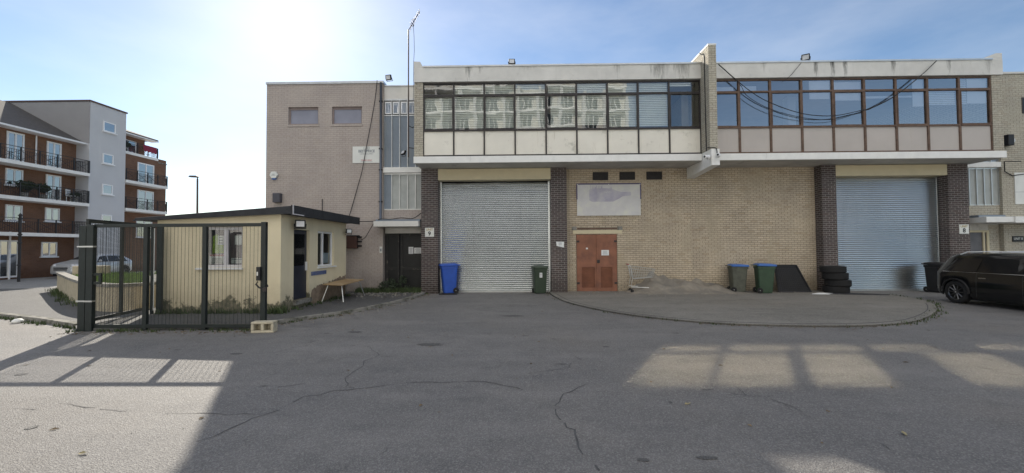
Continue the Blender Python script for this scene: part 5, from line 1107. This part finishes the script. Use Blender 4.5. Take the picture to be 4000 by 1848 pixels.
def xwin(parent, x, y0, y1, z0, z1, mull=1, door=False, sill=True):
    f = MB(); w_ = .07 if not door else .09
    ys = [y0 + (y1 - y0) * k / (mull + 1) for k in range(mull + 2)]
    for k, y in enumerate(ys): a = y if k == 0 else (y - w_ if k == len(ys) - 1 else y - w_ / 2); f.box(x, x + .05, a, a + w_, z0, z1)
    for k in range(len(ys) - 1):
        a = ys[k] + (w_ if k == 0 else w_ / 2); b_ = ys[k + 1] - (w_ if k == len(ys) - 2 else w_ / 2)
        f.box(x, x + .045, a, b_, z0, z0 + w_); f.box(x, x + .045, a, b_, z1 - w_, z1)
    w = f.build('french_window' if door else 'window', UPVC, parent)
    MB().box(x + .002, x + .012, y0 + .02, y1 - .02, z0 + .02, z1 - .02).build('curtain', CUR[int(y0 * 37 + z0 * 11) % 4], w)
    MB().quad((x + .025, y0 + .03, z0 + .03), (x + .025, y1 - .03, z0 + .03), (x + .025, y1 - .03, z1 - .03), (x + .025, y0 + .03, z1 - .03)).build('pane', GLASS_F, w)
    if sill: MB().box(x, x + .12, y0 - .06, y1 + .06, z0 - .07, z0 - .002).build('sill', UPVC, w)
    return w
pm_c = pm('curtain_grey', (.22, .24, .27), .9, var=.3, scale=3)
CUR = [pm_c, pm('curtain_dark', (.06, .065, .075), .9, var=.3), pm('curtain_pale', (.45, .44, .42), .9, var=.15), pm('curtain_brown', (.16, .12, .09), .9, var=.25)]
for y_ in (25.2, 20.6): MB().tube([(-29.93, y_, 8.8), (-29.93, y_, 7.0)], .04).build('downpipe', UPVC, fl)
for ys_ in (0, -4.2, -8.4):
    xwin(fl, XF, 23.74 + ys_, 24.61 + ys_, 7.0, 8.72, 1, True, False); xwin(fl, XF, 25.82 + ys_, 26.66 + ys_, 7.0, 8.65, 1, True, False)
    xwin(fl, XF, 23.73 + ys_, 24.59 + ys_, 5.55, 6.53); xwin(fl, XF, 25.81 + ys_, 26.69 + ys_, 4.9, 6.53, 1, True, False)
    xwin(fl, XF, 23.77 + ys_, 24.6 + ys_, 3.45, 4.39); xwin(fl, XF, 25.81 + ys_, 26.64 + ys_, 3.55, 4.41)
    xwin(fl, XF, 23.5 + ys_, 24.48 + ys_, .1, 2.3, 1, True, False); xwin(fl, XF, 25.65 + ys_, 26.54 + ys_, 1.3, 2.22)
XT = -29.1
for y0, y1, z0, z1 in ((28.49, 29.38, 10.05, 10.75), (28.5, 29.26, 7.78, 8.48), (28.5, 29.25, 5.62, 6.32), (28.5, 29.23, 3.5, 4.17)): xwin(fl, XT, y0, y1, z0, z1, 0)
xwin(fl, XF, 32.13, 33.6, 6.9, 8.61, 1, True, False); xwin(fl, XF, 32.14, 33.6, 4.75, 6.44, 1, True, False); xwin(fl, XF, 32.1, 33.5, 2.7, 4.2); xwin(fl, -30.6, 31.2, 32.6, 9.3, 10.3)
def balcony(x0, x1, y0, y1, z, h=.85, step=2.0):
    b_ = MB().box(x0, x1, y0, y1, z - .2, z).build('balcony', WPAINT, fl)
    mb = MB(); xr = x1 - .06
    mb.box(xr - .02, xr + .02, y0 + .03, y1 - .03, z + h - .03, z + h); mb.box(xr - .015, xr + .015, y0 + .03, y1 - .03, z + .08, z + .1); mb.box(xr - .012, xr + .012, y0 + .03, y1 - .03, z + h - .2, z + h - .18)
    y = y0 + .03; seg = (y1 - y0 - .06) / max(1, round((y1 - y0) / 1.0))
    while y < y1 - .02: mb.box(xr - .025, xr + .025, y, y + .05, z, z + h); mb.tube([(xr, y, z + .1), (xr, min(y + seg, y1), z + h - .2)], .013, 4); mb.tube([(xr, y, z + h - .2), (xr, min(y + seg, y1), z + .1)], .013, 4); y += seg
    y = y0
    while y < y1 - .05: y += .11; mb.box(xr - .007, xr + .007, y, y + .014, z + .1, z + h - .2)
    mb.box(x0, xr, y1 - .06, y1 - .03, z + h - .03, z + h); mb.box(xr - .025, xr + .025, y1 - .08, y1 - .03, z, z + h)
    x = x0
    while x < xr - .1: x += .11; mb.box(x, x + .014, y1 - .055, y1 - .04, z + .05, z + h - .03)
    mb.build('railing', RAIL, b_)
for z in (6.87, 4.83, 2.74): balcony(XF + .002, -28.95, 12.0, 27.55, z)
for z in (6.9, 4.8): balcony(XF + .002, -29.05, 30.25, 33.9, z)
balcony(-30.6, -29.98, 30.3, 34.0, 9.26)
MB().tube([(-29.93, 24.0, 2.8), (-29.93, 24.0, 0)], .05).build('downpipe', UPVC, fl)
def bush(label, c, rad, n, mat=LEAF_D, s_=.09, pot=True, g=None):
    t = thing('potted_plant', label, 'plant', (c[0], c[1], c[2]), g); rnd = random.Random(int(c[1] * 97))
    mb = MB()
    for _ in range(5): q = (c[0] + rnd.uniform(-1, 1) * rad[0] * .6, c[1] + rnd.uniform(-1, 1) * rad[1] * .6, c[2] + .3 + rad[2] + rnd.uniform(-.3, .3) * rad[2]); leaves(mb, q, (rad[0] * .6, rad[1] * .6, rad[2] * .7), n // 5, rnd, s_)
    mb.build('foliage', mat, t); MB().lathe([(0, 0), (.15, 0), (.2, .3), (.17, .3)], 'z', c, 12).build('pot', KERB, t); MB().tube([(c[0], c[1], c[2] + .25), (c[0], c[1], c[2] + .3 + rad[2])], .02, 5).build('stem', FR_BROWN, t)
bush('wide dark potted shrub at the left of the middle balcony rail', (-29.4, 24.2, 4.83), (.3, .6, .4), 420, g='plants on the middle balcony')
bush('dark potted shrub in the centre of the middle balcony rail', (-29.4, 25.2, 4.83), (.3, .45, .35), 320, g='plants on the middle balcony')
bush('small dark potted plant near the white french door of the middle balcony', (-29.4, 27.0, 4.83), (.25, .3, .22), 200, g='plants on the middle balcony')
bush('dark potted plant on the upper rear balcony beside the red cloth', (-30.2, 31.2, 9.26), (.25, .5, .3), 260)
mb = MB(); rows = []
for i in range(13): y = 32.6 + i * .1; rows += [(-29.99 + .02 * math.sin(i * 1.7), y, 10.12), (-29.96 + .03 * math.sin(i * 1.7 + 1), y, 9.65 - .05 * (i % 3))]
mb.add(rows, [(2 * i, 2 * i + 2, 2 * i + 3, 2 * i + 1) for i in range(12)]); mb.build('hanging_cloth', CLOTH_R, label='dark red cloth hung over the top balcony rail of the flats', cat='cloth')
for k, (y, lab) in enumerate(((26.9, 'white plastic chair on the middle balcony beside the french door'), (22.6, 'white plastic chair at the far left end of the middle balcony'))):
    t = thing('garden_chair', lab, 'chair', (0, 0, 0), 'chairs on the middle balcony')
    MB().box(-.22, .22, -.22, .22, .4, .44).build('seat', UPVC, t, bevel=.01); MB().box(-.24, -.2, -.22, .22, .44, .85).build('backrest', UPVC, t, bevel=.01)
    for x in (-.2, .18):
        for yy_ in (-.2, .18): MB().box(x, x + .03, yy_, yy_ + .03, 0, .4).build('leg', UPVC, t)
    place(t, (-29.45, y, 4.832), R(20))

# ------------------------------------------------------------------ what stands behind the camera: seen in the panes, and its panes mirror the sun into the yard
MIRR = bpy.data.materials.new('mirror_glass'); MIRR.use_nodes = True; q_ = MIRR.node_tree.nodes['Principled BSDF']; q_.inputs['Base Color'].default_value = (1.0, .93, .72, 1); q_.inputs['Metallic'].default_value = 1; q_.inputs['Roughness'].default_value = .042
YO = -4.2
op = thing('office_building', 'long cream painted building with mirror panes across the yard', 'building', (0, YO - 3, 0))
MB().box(-24, 24, YO - 8, YO - .1, 0, 4.7).build('wall', WPAINT, op); MB().box(-24, 24, YO - 8, YO + .02, 7.4, 8.0).build('fascia', CONC, op); MB().box(-24, 24, YO - 8, YO - .4, 4.7, 7.4).build('core', ROOM_D, op)
MB().box(-24, 24, YO - .1, YO + .02, 4.702, 5.85).build('spandrel_panel', PANEL_W, op)
panes = [(-4.0, -3.02, 5.91, 6.89), (-2.92, -1.98, 5.91, 6.89), (-1.74, -.80, 5.91, 6.89), (.12, 1.1, 5.91, 6.89), (-4.0, -3.05, 7.0, 7.25), (-2.85, -1.88, 7.0, 7.25), (-1.72, -.78, 7.0, 7.25), (-.57, .42, 7.0, 7.25), (1.17, 2.15, 7.03, 7.25)]
f = MB()
xs_ = [-24 + 1.07 * i for i in range(45)]
for x in [-4.05, -2.97, -1.86, -.70, .09, 1.13, 2.2]: f.box(x - .02, x + .02, YO - .1, YO - .02, 5.852, 7.398)
f.box(-24, 24, YO - .1, YO - .03, 6.9, 6.99)
f.build('window_frame', FR_DARK, op)
for xa, xb, za, zb in panes: MB().quad((xa, YO - .04, za), (xb, YO - .04, za), (xb, YO - .04, zb), (xa, YO - .04, zb)).build('mirror_pane', MIRR, op); 
for o in op.children:
    if o.name.startswith('mirror_pane'): o.data.flip_normals()
ap = thing('tower_block', 'tall pale block of flats far across the yard with white floor bands', 'building', (-10, -34, 0))
MB().box(-34, 16, -46, -34, 0, 26).build('wall', pm('warm_render', (.52, .51, .48), .85), ap)
mb = MB(); f = MB(); wi = MB()
for k in range(9): mb.box(-34, 16.1, -33.99, -32.9, 2.8 * k + 2.5, 2.8 * k + 2.75)
for k in range(17): f.box(-34 + 3.1 * k, -33.6 + 3.1 * k, -33.99, -33.0, 0, 26.2)
mb.build('floor_band', UPVC, ap); f.build('column', FLATW, ap)
for k in range(1, 9):
    for j in range(16):
        if k < 3: continue
        x = -34 + 3.1 * j
        w = MB().box(x + .9, x + 2.4, -34.0, -33.95, 2.8 * k + .3, 2.8 * k + 2.2).build('window', UPVC, ap); MB().box(x + 1.0, x + 1.6, -33.949, -33.93, 2.8 * k + .4, 2.8 * k + 2.1).box(x + 1.7, x + 2.3, -33.949, -33.93, 2.8 * k + .4, 2.8 * k + 2.1).build('pane', CARG, w)
